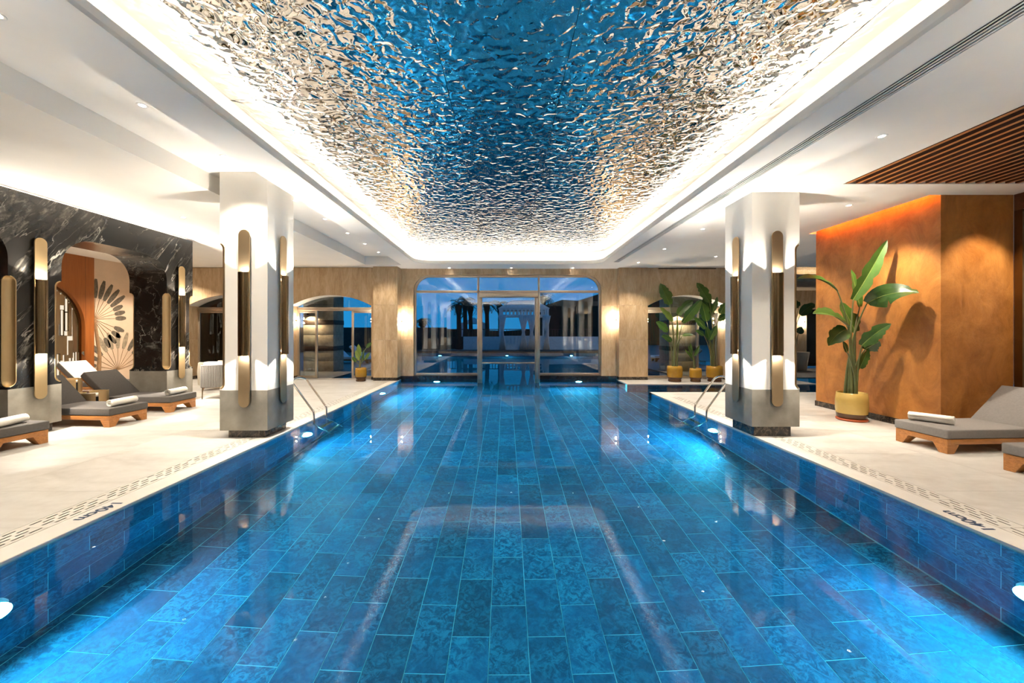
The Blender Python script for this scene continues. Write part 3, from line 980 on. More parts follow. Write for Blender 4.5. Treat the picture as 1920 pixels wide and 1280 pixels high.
for k in range(22):
    yy = -1.14 + k * 0.104
    zmax = NSZ + math.sqrt(max(NRR ** 2 - (yy + 0.05) ** 2, 0.02)) - 0.08
    z = rs.uniform(0, 0.25)
    while z < zmax - 0.1:
        h = rs.uniform(0.35, 0.95)
        z1 = min(z + h, zmax)
        x = rs.uniform(0.03, 0.09)
        if rs.random() < 0.80:
            boxo('brass_plate', 'bronze', scr, x, x + 0.02, yy, yy + 0.10, z, z1)
        else:
            MB().box(x, x + 0.02, yy, yy + 0.016, z, z1).box(x, x + 0.02, yy + 0.084, yy + 0.10, z, z1).box(x, x + 0.02, yy + 0.016, yy + 0.084, z, z + 0.016).box(x, x + 0.02, yy + 0.016, yy + 0.084, z1 - 0.016, z1).build('brass_hoop', 'bronze_dark', scr)
        z = z1 + rs.choice((0.0, 0.0, 0.12))
mur = tag(boxo('wall_left_mural', 'mural_ground', None, WXL - 0.25, WXL - 0.02, 11.34, 13.0, 0, ZL), 'wall with a printed mural of fan palms on a peach ground', 'wall', kind='structure')
def mural_leaf(cy_, cz, a, r0, r1, w, mat):
    """Flat printed leaf pointing at angle a from the fan centre, in the y-z plane."""
    d = Vector((math.cos(a), math.sin(a))); s = Vector((-d.y, d.x))
    pts = []
    for k in range(7):
        t = k / 6
        pts.append((r0 + (r1 - r0) * t, w * (math.sin(PI * (0.12 + 0.80 * t)) ** 0.6)))
    poly = [(cy_ + d.x * q + s.x * h, cz + d.y * q + s.y * h) for q, h in pts] + [(cy_ + d.x * q - s.x * h, cz + d.y * q - s.y * h) for q, h in pts[::-1]]
    MB().prism(poly, 'x', WXL - 0.019, WXL - 0.016).build('printed_leaf', mat, mur)
    MB().tube([(WXL - 0.018, cy_, cz), (WXL - 0.018, cy_ + d.x * r0, cz + d.y * r0)], 0.008, 4).build('printed_stem', 'mural_stem', mur)
for k in range(13):
    a = math.radians(100 - k * 12.0)
    if k > 8: a = math.radians(100 - k * 13.5)
    mural_leaf(11.36, 1.95, a, 0.62, 1.18 if k < 6 else 0.95, 0.072, 'mural_leaf')
for k in range(11):
    a = math.radians(165 - k * 15)
    mural_leaf(12.05, 0.42, a, 0.66, 1.18, 0.072, 'mural_pale_leaf' if 2 < k < 7 else 'mural_leaf')
MB().tube([(WXL - 0.02, 11.45, 0.0), (WXL - 0.02, 11.50, 0.9), (WXL - 0.02, 11.42, 1.5), (WXL - 0.02, 11.36, 1.95)], [0.07, 0.05, 0.045, 0.04], 6).build('printed_trunk', 'mural_stem', mur)

# ---------------- ochre block wall
ow = tag(MB().box(6.70, 7.82, 6.035, 8.46, 0.10, 3.70).build('wall_right', 'ochre_plaster'), 'ochre trowelled plaster wall block with amber glow along its top', 'wall', kind='structure')
boxo('wall_head', 'ochre_plaster', ow, 6.695, 6.705, 6.06, 8.44, 3.70, 3.84)
boxo('light_strip', 'led_amber', ow, 6.545, 6.555, 6.1, 8.4, 3.75, 3.78)
tag(MB().box(6.685, 7.84, 6.02, 8.475, 0.0, 0.11).build('baseboard_right', 'brown_marble'), 'dark veined marble skirting under the ochre wall', 'baseboard', kind='structure')
ws = tag(boxo('wall_right_stone', 'coping', None, 7.95, 8.2, -6, 6.03, 0, 3.7), 'pale stone wall beside the ochre block', 'wall', kind='structure')
boxo('wall_fascia', 'brown_frame', ws, 7.82, 7.95, -6, 6.03, 3.45, 3.70)
boxo('wall_frame', 'bronze_dark', ws, 7.82, 7.95, 5.93, 6.03, 0, 3.45)

# ---------------- enclosing walls that only reflections see
tag(boxo('wall_rear', 'brown_frame', None, -12.3, 12.0, -6.2, -6.0, 0, 4.3), 'dark timber wall at the near end of the hall', 'wall', kind='structure')
tag(MB().box(-12.5, -12.3, -6, 13.5, 0, 4.3).build('wall_left_outer', 'panel_wood'), 'outer timber wall of the relaxation room', 'wall', kind='structure')
tag(MB().box(15.5, 15.7, 5.5, 17.2, 0, 4.3).box(8.2, 15.7, 6.0, 6.2, 0, 4.3).build('wall_right_outer', 'plaster'), 'outer plaster wall of the spa beyond the column', 'wall', kind='structure')
tag(MB().box(9.5, 12.9, 16.8, 17.2, 0, 4.3).box(12.9, 15.6, 16.8, 17.2, 2.55, 4.3).box(14.6, 15.6, 16.8, 17.2, 0, 2.55).box(9.2, 9.4, 13.0, 17.2, 0, 4.3).build('wall_spa', 'travertine'),
    'travertine wall of the spa beyond the column', 'wall', kind='structure')
tag(boxo('window_4', 'glass', None, 12.9, 14.6, 16.95, 16.956, 0.1, 2.55), 'spa window glimpsed between the column and the ochre wall', 'window', kind='structure')
sm = tag(boxo('mirrored_ceiling', 'hammered_mirror', None, 9.4, 15.4, 12.8, 16.75, 4.10, 4.12), 'small piece of mirrored ceiling over the spa beyond the column', 'ceiling', kind='structure')
MB().box(9.4, 15.4, 16.3, 16.34, 3.80, 3.98).box(9.4, 15.4, 16.34, 16.8, 3.80, 3.84).box(9.4, 15.4, 12.4, 12.8, 3.70, 4.2).build('cove_lip', 'plaster', sm)
boxo('light_strip', 'led_cove', sm, 9.5, 15.3, 16.45, 16.50, 3.85, 3.86)
tag(boxo('pool_floor_spa', 'pool_tile', None, 9.5, 15.5, 8.5, 15.7, -1.5, DEP), 'blue floor of the spa pool beyond the column', 'pool floor', kind='structure')

# ================================================================== COLUMNS
def column(x0, x1, y0, y1, top, zc, outer, label):
    o = MB().box(x0, x1, y0, y1, 0.72, top).build('column', 'column_white')
    tag(o, label, 'column', 'white columns along the pool', 'structure')
    base = boxo('concrete_base', 'concrete', o, x0, x1, y0, y1, zc, 0.72)
    ox = x0 if outer < 0 else x1
    z0, z1, r = 0.74, 2.91, 0.075
    cuts = [capsule_solid(ox, y, z0, z1, r) for y in (y0, y1)]
    subtract(o, cuts)
    if outer < 0:
        notch_lining(o, ox, y0, z0, z1, r, 0, 'bronze'); notch_lining(o, ox, y1, z0, z1, r, -PI / 2, 'bronze')
    else:
        notch_lining(o, ox, y0, z0, z1, r, PI / 2, 'bronze'); notch_lining(o, ox, y1, z0, z1, r, PI, 'bronze')
    boxo('plinth', 'brown_marble', o, x0 + 0.08, x1 - 0.08, y0 + 0.075, y1 - 0.08, -0.0, zc)
    return o
CLX0, CLX1, CLY0, CLY1 = -4.266, -3.554, 5.85, 6.57
CRX0, CRX1, CRY0, CRY1 = 3.72, 4.44, 5.92, 6.64
column(CLX0, CLX1, CLY0, CLY1, 3.98, 0.12, -1, 'white column with bronze sconces beside the marble arcade and ladder rail')
column(CRX0, CRX1, CRY0, CRY1, 3.70, 0.16, 1, 'white column with bronze sconces between the plant pots and the ochre wall')
column(CLX0, CLX1, 0.55, 1.27, 3.98, 0.12, -1, 'white column reflected in the window, on the marble arcade side')
column(CRX0, CRX1, 0.60, 1.32, 3.70, 0.16, 1, 'white column reflected in the window, on the ochre wall side')

# ------------------------------------------------------------------ sconces
def sconce(loc, rz, label, group, z0=0.47, z1=3.11, t0=1.24, t1=2.475, energy=E_SCONCE, mat='bronze', tube='bronze_dark', lights=True):
    """Wall lamp: capsule backplate on the wall plane y = 0 facing -y, half-round tube with a light at either end."""
    s = tag(empty('wall_sconce', loc, rz), label, 'wall lamp', group)
    MB().prism(capsule2d(0.168, z0, z1), 'y', -0.042, -0.026).build('backplate', mat, s, 0.002, 1)
    boxo('wall_bracket', 'bronze_dark', s, -0.04, 0.04, -0.03, 0.0, z0 + 0.3, z0 + 0.42)
    boxo('wall_bracket', 'bronze_dark', s, -0.04, 0.04, -0.03, 0.0, z1 - 0.42, z1 - 0.3)
    R, q = 0.080, 14
    arc_o = [(R * math.cos(t), -0.046 - 0.72 * R * math.sin(t)) for t in (PI * k / q for k in range(q + 1))]
    arc_i = [((R - 0.006) * math.cos(t), -0.046 - 0.72 * (R - 0.006) * math.sin(t)) for t in (PI * k / q for k in range(q + 1))]
    tb = MB().strip([(x, y, t0) for x, y in arc_o], [(x, y, t1) for x, y in arc_o], True, False)
    tb.strip([(x, y, t0) for x, y in arc_i], [(x, y, t1) for x, y in arc_i], True, False)
    for z in (t0, t1):
        tb.strip([(x, y, z) for x, y in arc_o], [(x, y, z) for x, y in arc_i], False, False)
    for k in (0, q):
        tb.add([(arc_o[k][0], arc_o[k][1], t0), (arc_o[k][0], arc_o[k][1], t1), (arc_i[k][0], arc_i[k][1], t1), (arc_i[k][0], arc_i[k][1], t0)], [(0, 1, 2, 3)])
    tb.build('tube', tube, s)
    for z, d, zz in ((t1 - 0.05, 1, t1 - 0.02), (t0 + 0.05, -1, t0 + 0.02)):
        MB().lathe([(0.001, 0), (0.022, 0), (0.022, 0.012), (0.001, 0.012)], (0, -0.074, z - 0.006), 14).build('light_end', 'led_warm', s)
        if lights:
            lamp('sconce_light', 'SPOT', (0, -0.078, zz), energy, NEUT, s, (0, 0.0, d), spot_size=math.radians(126), spot_blend=0.12, shadow_soft_size=0.022)
    return s
GC, GM = 'bronze sconces on the white columns', 'bronze sconces on the marble piers'
cxl, cxr = (CLX0 + CLX1) / 2 + 0.03, (CRX0 + CRX1) / 2
sconce((cxl - 0.0, CLY0, 0), 0, 'bronze sconce facing the viewer on the column by the marble arcade', GC)
sconce((CLX1, (CLY0 + CLY1) / 2, 0), PI / 2, 'bronze sconce on the pool-facing side of the column by the marble arcade', GC)
sconce((cxl, CLY1, 0), PI, 'bronze sconce on the back of the column by the marble arcade', GC)
sconce((cxr, CRY0, 0), 0, 'bronze sconce facing the viewer on the column by the ochre wall', GC)
sconce((CRX0, (CRY0 + CRY1) / 2, 0), -PI / 2, 'bronze sconce on the pool-facing side of the column by the ochre wall', GC)
sconce((cxr, CRY1, 0), PI, 'bronze sconce on the back of the column by the ochre wall', GC)
sconce((cxl, 1.27, 0), PI, 'bronze sconce on the reflected column, marble arcade side', GC)
sconce((cxr, 1.32, 0), PI, 'bronze sconce on the reflected column, ochre wall side', GC)
for (a, c), lab in zip(PIERS[:2], ('tall brass sconce on the marble pier nearest the viewer', 'tall brass sconce on the marble pier behind the loungers')):
    sconce((MX0, (a + c) / 2 + (0.03 if a < 6 else 0.0), 0), PI / 2, lab, GM, 0.55, 3.05, 1.255, 2.40, energy=E_SCONCE * 1.8, mat='brass')

# ------------------------------------------------------------------ downlights
DL = {}
def downlight(x, y, z, label, energy=E_DOWN, cone=105, group='recessed ceiling downlights', aim=(0, 0, -1), blend=0.6):
    d = tag(empty('downlight', (x, y, z)), label, 'ceiling light', group)
    if 'rim' not in DL:
        DL['rim'] = MB().lathe([(0.030, -0.001), (0.045, -0.006), (0.050, -0.005), (0.052, 0.0)], (0, 0, 0), 18).data('rim', 'white_metal')
        DL['lens'] = MB().add([(0.031 * math.cos(2 * PI * k / 18), 0.031 * math.sin(2 * PI * k / 18), -0.002) for k in range(18)], [tuple(range(17, -1, -1))]).data('lens', 'led_down')
    inst('rim', DL['rim'], d); inst('lens', DL['lens'], d)
    lamp('downlight_lamp', 'SPOT', (0, 0, -0.03), energy, WARM, d, aim, spot_size=math.radians(cone), spot_blend=blend, shadow_soft_size=0.035)
    return d
GL_ = 'downlights in the raised coffer'
names = ['first', 'second', 'third', 'fourth', 'fifth', 'sixth', 'seventh', 'eighth', 'ninth', 'tenth']
for i, yy in enumerate((0.60, 1.77, 2.95, 4.13, 5.33, 7.14, 8.31, 9.50, 10.66, 11.80)):  # nearest ones are out of view, added to brighten the column fronts
    downlight(-3.83, yy, 3.98, f'small round downlight in the raised coffer (nearest ones added unseen), {names[i]} from the viewer', group=GL_)
for i, yy in enumerate((0.40, 2.30, 4.22, 8.05, 10.00, 11.96)):  # nearest ones are unseen, added so the deck bounces light onto columns and soffit
    downlight(4.05, yy, ZC, f'small round downlight in the soffit along the air diffuser (nearest ones added unseen), {names[i]} from the viewer', E_DOWN * 1.5)
downlight(5.73, 6.54, ZC, 'small round downlight aimed at the ochre wall and tall plant', 90, 80, aim=(0.35, 0.05, -1))
downlight(7.25, 5.25, 3.70, 'downlight between the timber slats over the ochre return wall', 60, 70, aim=(0.0, 0.35, -1))
for i, xx in enumerate((-1.86, 0.19, 2.23)):
    downlight(xx, 12.98, ZC, f'wall washer downlight above the pool window, {names[i]} from the marble side', 7, 100, 'downlights above the pool window')
for i, (xx, yy) in enumerate(((-6.0, 4.6), (-6.0, 7.3), (-6.0, 10.4), (-10.4, 12.0), (-10.3, 9.8), (-10.0, 7.2))):  # no fittings seen in this ceiling; lamps added to brighten deck and timber room
    downlight(xx, yy, ZL, f'added brightening downlight over the lounger deck, {names[i]} from the viewer', 22 if xx > -8 else 120, 120, 'added downlights over the lounger deck')
for i, (xx, yy) in enumerate(((5.9, 8.7), (5.9, 11.0), (5.6, 3.6))):  # the one nearest the viewer is unseen, added to bounce light onto the soffit
    downlight(xx, yy, ZC if yy > 5.6 else 3.86, f'small round downlight over the deck by the ochre wall (one nearest the viewer added unseen), {names[i]} from the end', 46 if yy > 5 else 100, 110)

for i, (xx, yy) in enumerate(((-3.83, -1.0), (4.05, -1.0))):  # unseen lamps added to fill the near deck and column fronts with light
    downlight(xx, yy, 3.98 if xx < -3.5 else ZC, f'added unseen fill downlight behind the viewpoint, {names[i]} in the row', 120, 120, 'added fill downlights behind the viewpoint')

# ------------------------------------------------------------------ small wall lights on the travertine piers
def pin_light(loc, d, label, energy=6):
    """Short horizontal pin with a glowing cylinder above and below; d = direction off the wall."""
    p = tag(empty('pin_wall_light', loc), label, 'wall lamp', 'pin lights on the travertine')
    dv = Vector((d[0], d[1], 0))
    MB().tube([(0, 0, 0), tuple(dv * 0.07)], 0.008, 8).build('arm', 'bronze_dark', p)
    MB().tube([tuple(dv * 0.07 + Vector((0, 0, -0.035))), tuple(dv * 0.07 + Vector((0, 0, 0.035)))], 0.022, 12).build('body', 'bronze_dark', p)
    for s in (-1, 1):
        MB().lathe([(0.001, 0), (0.017, 0.004), (0.019, 0.012), (0.001, 0.018)], (dv.x * 0.07, dv.y * 0.07, 0.036 if s > 0 else -0.054), 10).build('glow', 'orb_light', p)
        lamp('pin_lamp', 'POINT', (dv.x * 0.08, dv.y * 0.08, s * 0.085), energy, WARM, p, shadow_soft_size=0.02)
    return p
pin_light((-3.51, 12.99, 1.93), (1, 0), 'small pin light on the pier at the ladder side of the pool window', 7)
pin_light((3.74, 13.03, 1.98), (-1, 0), 'small pin light on the pier at the plant side of the pool window', 7)
pin_light((-4.44, 13.16, 1.97), (-1, 0), 'small pin light on the door jamb above the little potted plant', 5)
pin_light((-7.10, 13.16, 1.97), (1, 0), 'small pin light on the far jamb of the sliding door', 4)
pin_light((4.70, 13.16, 1.97), (1, 0), 'small pin light on the arch jamb nearest the pool window', 5)
pin_light((7.30, 13.16, 1.97), (-1, 0), 'small pin light on the arch jamb behind the last pot', 5)
pin_light((12.75, 16.78, 2.0), (0, -1), 'small pin light glimpsed past the column in the spa', 4)

# ------------------------------------------------------------------ pool lights
def pool_light(loc, rz, label, energy=E_POOL):
    """Round underwater lamp on a wall, facing local -y."""
    p = tag(empty('pool_light', loc, rz), label, 'pool light', 'round underwater lights')
    ring = MB()
    def circ(r, y): return [(r * math.cos(2 * PI * k / 24), y, r * math.sin(2 * PI * k / 24)) for k in range(24)]
    ring.strip(circ(0.125, 0), circ(0.12, -0.03), True).strip(circ(0.12, -0.03), circ(0.085, -0.035), True)
    ring.build('ring', 'white_metal', p)
    MB().add(circ(0.085, -0.033), [tuple(range(24))]).build('lens', 'led_pool', p)
    lamp('pool_lamp', 'SPOT', (0, -0.06, 0), energy, AQUA, p, (0, -1, -0.05), spot_size=math.radians(170), spot_blend=0.5, shadow_soft_size=0.09)
    return p
for yy, w in ((2.62, 'nearest the viewer'), (6.77, 'beside the ladder rail'), (10.9, 'near the far end')):
    pool_light((PL, yy, -0.66), PI / 2, f'round underwater light in the marble side pool wall, {w}')
for yy, w in ((2.77, 'nearest the viewer'), (7.02, 'beside the ladder rail')):
    pool_light((PR, yy, -0.66), -PI / 2, f'round underwater light in the ochre side pool wall, {w}')
for xx, w in ((-2.30, 'on the marble side'), (2.44, 'on the ochre side')):
    pool_light((xx, PYB - 0.002, -0.45), 0, f'round underwater light below the pool window {w}')
for xx, w in ((-4.5, 'marble side'), (4.5, 'ochre side'), (0.1, 'middle')):
    pool_light((xx, 26.9, -0.6), 0, f'round underwater light at the far end of the outdoor pool, {w}', 60)
for xx, yy, w in ((-5.9, 16, 'near the door'), (-5.9, 21.5, 'further out'),):
    pool_light((xx, yy, -0.6), PI / 2, f'round underwater light along the outdoor pool, {w}', 60)
pool_light((10.5, 15.5, -0.6), 0, 'round underwater light in the spa pool', 40)

# ------------------------------------------------------------------ ladder rails
def rail(sx, x, ya, yb, label):
    """Steel hand rail at the pool edge: two legs, kinked back over the deck, joined by a bow at the top."""
    r = tag(empty('pool_handrail', (x, (ya + yb) / 2, 0)), label, 'handrail', 'steel ladder rails at the pool')
    h = (yb - ya) / 2
    pts = []
    top, kn = Vector((sx * 0.40, 0, 0.72)), Vector((sx * 0.0, 0, 0.17))
    low, dp = Vector((0, 0, -0.10)), Vector((sx * -0.30, 0, -0.75))
    def side(s):
        d = (top - kn).normalized()
        out = [Vector((dp.x, s * h, dp.z)), Vector((low.x - 0.02 * sx, s * h, low.z - 0.05)), Vector((low.x, s * h, low.z)),
               Vector((kn.x, s * h, kn.z - 0.04)), Vector((kn.x, s * h, kn.z)) + d * 0.012, Vector((kn.x, s * h, kn.z)) + d * 0.06, Vector((top.x, s * h, top.z)) - d * 0.06]
        return out, d
    a, d = side(-1); b_, _ = side(1)
    bow = []
    for k in range(1, 12):
        t = PI * k / 12
        c = Vector((top.x, -h * math.cos(t), top.z)) + d * (0.10 * math.sin(t)) - d * 0.06
        bow.append(c)
    MB().tube(a + bow + b_[::-1], 0.019, 12).build('rail_tube', 'steel', r)
    for z in (-0.35, -0.62):
        xx = dp.x * (z + 0.1) / -0.65
        boxo('tread', 'steel', r, xx - 0.04 , xx + 0.04, -h, h, z - 0.012, z + 0.012)
    return r
rail(-1, -3.385, 6.92, 7.40, 'bent steel handrail at the pool edge by the marble arcade')
rail(1, 3.68, 7.17, 7.61, 'bent steel handrail at the pool edge by the ochre wall')

# ------------------------------------------------------------------ loungers
def lounger(loc, rz, label, fabric='charcoal_fabric', painted_light_mat=None, W=0.64, L=1.95, seat=1.22, ang=44):
    """Foot at the origin, head towards +x."""
    s = tag(empty('sun_lounger', loc, rz), label, 'sun lounger', 'low sun loungers')
    h = W / 2
    boxo('foot_rail', 'teak', s, 0.0, 0.05, -h, h, 0.12, 0.19, 0.003)
    boxo('head_rail', 'teak', s, L - 0.05, L, -h, h, 0.12, 0.19, 0.003)
    for sy in (-1, 1):
        boxo('side_rail', 'teak', s, 0.05, L - 0.05, sy * h, sy * (h - 0.045), 0.12, 0.19, 0.003)
    for (x, sx) in ((0.0, 1), (L, -1)):
        for sy in (-1, 1):
            t, bt = 0.17, 0.10
            y0 = sy * h
            v = [(x, y0, 0.12), (x + sx * t, y0, 0.12), (x + sx * t, y0 - sy * t, 0.12), (x, y0 - sy * t, 0.12),
                 (x, y0, 0.0), (x + sx * bt, y0, 0.0), (x + sx * bt, y0 - sy * bt, 0.0), (x, y0 - sy * bt, 0.0)]
            MB().add(v, [(0, 1, 2, 3), (7, 6, 5, 4), (0, 4, 5, 1), (1, 5, 6, 2), (2, 6, 7, 3), (3, 7, 4, 0)]).build('leg', 'teak', s, 0.003, 1)
    boxo('seat_board', 'teak', s, 0.05, L - 0.05, -h + 0.045, h - 0.045, 0.17, 0.186)
    MB().box(-0.015, seat, -h - 0.01, h + 0.01, 0.195, 0.315).build('seat_cushion', fabric, s, 0.018, 3)
    a = math.radians(ang)
    bl, th = 0.74, 0.115
    def P(u, w):
        return (seat + 0.02 + u * math.cos(a) - w * math.sin(a), 0.205 + u * math.sin(a) + w * math.cos(a))
    q = [P(0, 0), P(bl, 0), P(bl, th), P(0, th)]
    MB().prism(q, 'y', -h - 0.01, h + 0.01).build('back_cushion', fabric, s, 0.018, 3)
    if painted_light_mat:
        q = [P(0.12, th), P(bl + 0.01, th), P(bl + 0.01, -0.01), P(bl + 0.018, -0.01), P(bl + 0.018, th + 0.012), P(0.12, th + 0.012)]
        MB().prism(q, 'y', -h - 0.004, h + 0.004).build('painted_light_back', painted_light_mat, s)  # pale sheet whitens the backrest to imitate bright light on it
    q = [P(0.02, -0.045), P(bl - 0.02, -0.045), P(bl - 0.02, -0.004), P(0.02, -0.004)]
    MB().prism(q, 'y', -h + 0.02, h - 0.02).build('back_board', 'teak', s, 0.003, 1)
    sx_, sz_ = P(bl * 0.55, -0.045)
    for sy in (-1, 1):
        MB().tube([(sx_, sy * (h - 0.08), sz_), (sx_ + 0.16, sy * (h - 0.08), 0.18)], 0.013, 6).build('back_strut', 'steel', s)
    return s
def towel(loc, rz, label, L=0.48, r=0.060):
    """Rolled towel lying along local y, with its spiral end."""
    t = tag(empty('rolled_towel', loc, rz), label, 'towel', 'rolled white towels')
    rr = random.Random(int(abs(loc[0] * 97 + loc[1] * 31)))
    m = MB()
    turns, n = 2.6, 44
    def spiral(k): 
        f = k / n
        a = 2 * PI * turns * f - 0.9
        q = r * (0.22 + 0.78 * f)
        return (q * 1.12 * math.cos(a), r * 0.98 + q * 0.96 * math.sin(a))
    ys = [-L / 2 + L * i / 6 for i in range(7)]
    wob = [rr.uniform(-0.003, 0.003) for _ in ys]
    sp = [spiral(k) for k in range(n + 1)]
    vv = [(x + wob[i], y + (0.004 * math.sin(x * 90) if i in (0, 6) else 0), max(z, 0.001)) for i, y in enumerate(ys) for x, z in sp]
    w = n + 1
    ff = [(i * w + k, i * w + k + 1, (i + 1) * w + k + 1, (i + 1) * w + k) for i in range(6) for k in range(n)]
    m.add(vv, ff, True)
    o = m.build('towel_roll', 'towel', t, fix=False)
    md = o.modifiers.new('thick', 'SOLIDIFY'); md.thickness = 0.006; md.offset = -1
    return t
RL = PI
lounger((-6.62, 5.33, 0), PI - 0.10, 'charcoal lounger cut by the picture edge before the first marble pier')
towel((-6.78, 5.33, 0.316), -0.10 + 0.30, 'rolled towel on the lounger cut by the picture edge')
lounger((-6.57, 6.84, 0), PI - 0.07, 'charcoal lounger reaching out between the marble piers, nearer of the pair')
towel((-6.73, 6.89, 0.316), 0.05, 'rolled towel on the nearer lounger between the marble piers')
lounger((-6.60, 8.03, 0), PI, 'charcoal lounger with raised back before the far marble pier')
towel((-6.78, 8.07, 0.316), 0.10, 'rolled towel on the lounger before the far marble pier')
lounger((-9.62, 10.25, 0), PI, 'lounger inside the arch, its back whitened to imitate bright light, furthest from the pool', painted_light_mat='towel')
towel((-10.35, 10.15, 0.316), 0.3, 'rolled towel on the lounger with the light-whitened back')
lounger((5.74, 5.43, 0), 0.06, 'grey lounger in front of the ochre wall', 'grey_fabric')
towel((6.02, 5.55, 0.316), 0.62, 'rolled towel on the grey lounger in front of the ochre wall', 0.44)
lounger((5.78, 4.22, 0), 0.06, 'grey lounger whose foot end just enters the frame', 'grey_fabric')

# ------------------------------------------------------------------ side tables
def side_table(loc, rz, label, R=0.205, h=0.44):
    """Brass drum of curved panels with gaps between them, white top set inside."""
    s = tag(empty('drum_side_table', loc, rz), label, 'side table', 'brass drum side tables')
    for a0, a1, zz in ((-2.25, -0.75, h), (-0.55, 0.75, h + 0.03), (1.05, 2.6, h + 0.02), (2.8, 3.9, h)):
        n = 10
        po = [(R * math.cos(a0 + (a1 - a0) * k / n), R * math.sin(a0 + (a1 - a0) * k / n)) for k in range(n + 1)]
        pi_ = [((R - 0.012) * math.cos(a0 + (a1 - a0) * k / n), (R - 0.012) * math.sin(a0 + (a1 - a0) * k / n)) for k in range(n + 1)]
        MB().prism(po + pi_[::-1], 'z', 0.0, zz).build('curved_panel', 'brass', s)
    MB().lathe([(0.001, h - 0.07), (R - 0.02, h - 0.07), (R - 0.02, h - 0.03), (0.001, h - 0.03)], (0, 0, 0), 28).build('table_top', 'towel', s)
    MB().lathe([(0.001, 0.0), (R - 0.03, 0.0), (R - 0.03, h - 0.072), (0.001, h - 0.072)], (0, 0, 0), 24).build('drum', 'dark_void', s)
    return s
side_table((-7.86, 7.485, 0), 0.1, 'brass drum side table between the two loungers under the marble arch')
side_table((-10.5, 9.45, 0), 0.5, 'brass drum side table before the white backed lounger')

# ------------------------------------------------------------------ lounge chairs behind the arcade
ch = tag(empty('rope_armchair', (-6.80, 9.60, 0), 0.05), 'grey rope armchair with white cushions beyond the far marble pier', 'armchair')
for sx in (-0.36, 0.36):
    for sy in (-0.34, 0.34):
        MB().tube([(sx, sy, 0.28), (sx * 1.02, sy * 1.02, 0.0)], [0.014, 0.010], 8).build('leg', 'bronze_dark', ch)
ring_pts = [(-0.40, 0.36), (-0.40, -0.33), (-0.36, -0.38), (0.36, -0.38), (0.40, -0.33), (0.40, 0.36)]
MB().tube([(x, y, 0.28) for x, y in ring_pts], 0.012, 8).build('lower_rail', 'bronze_dark', ch)
MB().tube([(x, y, 0.80 if y < 0 else 0.74) for x, y in ring_pts], 0.016, 8).build('upper_rail', 'rope', ch)
for k in range(26):
    x = -0.37 + 0.74 * k / 25
    MB().tube([(x, -0.385, 0.28), (x, -0.385, 0.80)], 0.0105, 6).build('rope_strand', 'rope', ch)
for sx in (-0.405, 0.405):
    for k in range(20):
        y = -0.32 + 0.66 * k / 19
        MB().tube([(sx, y, 0.28), (sx, y, 0.77)], 0.0105, 6).build('rope_strand', 'rope', ch)
boxo('rope_liner', 'grey_fabric', ch, -0.385, 0.385, -0.365, -0.35, 0.28, 0.78)
MB().box(-0.37, 0.37, -0.33, 0.36, 0.30, 0.44).build('seat_cushion', 'cream_fabric', ch, 0.03, 3)
MB().box(-0.36, 0.36, -0.34, -0.18, 0.44, 0.88).build('back_cushion', 'towel', ch, 0.04, 3)
cu = tag(MB().box(-0.20, 0.20, -0.06, 0.06, -0.19, 0.19).build('throw_cushion', 'pink_fabric', None, 0.04, 3), 'small pink patterned cushion on the rope armchair', 'cushion')
cu.location = (-6.62, 9.62, 0.74); cu.rotation_euler = (-0.3, 0.1, 0.2)
c2 = tag(empty('tub_chair', (-8.15, 10.9, 0), 0.6), 'cream upholstered tub chair half hidden behind the far marble pier', 'armchair')
MB().lathe([(0.30, 0.12), (0.36, 0.16), (0.38, 0.5), (0.36, 0.74), (0.32, 0.77), (0.28, 0.74), (0.27, 0.45)], (0, 0, 0), 20, -2.6, 1.2).build('tub_shell', 'cream_fabric', c2)
MB().lathe([(0.001, 0.46), (0.24, 0.46), (0.29, 0.42), (0.29, 0.30), (0.25, 0.26), (0.001, 0.26)], (0, 0, 0), 24).build('seat_cushion', 'cream_fabric', c2)
for k in range(4):
    a = PI / 4 + PI / 2 * k
    MB().tube([(0.24 * math.cos(a), 0.24 * math.sin(a), 0.27), (0.28 * math.cos(a), 0.28 * math.sin(a), 0)], 0.014, 8).build('leg', 'teak', c2)

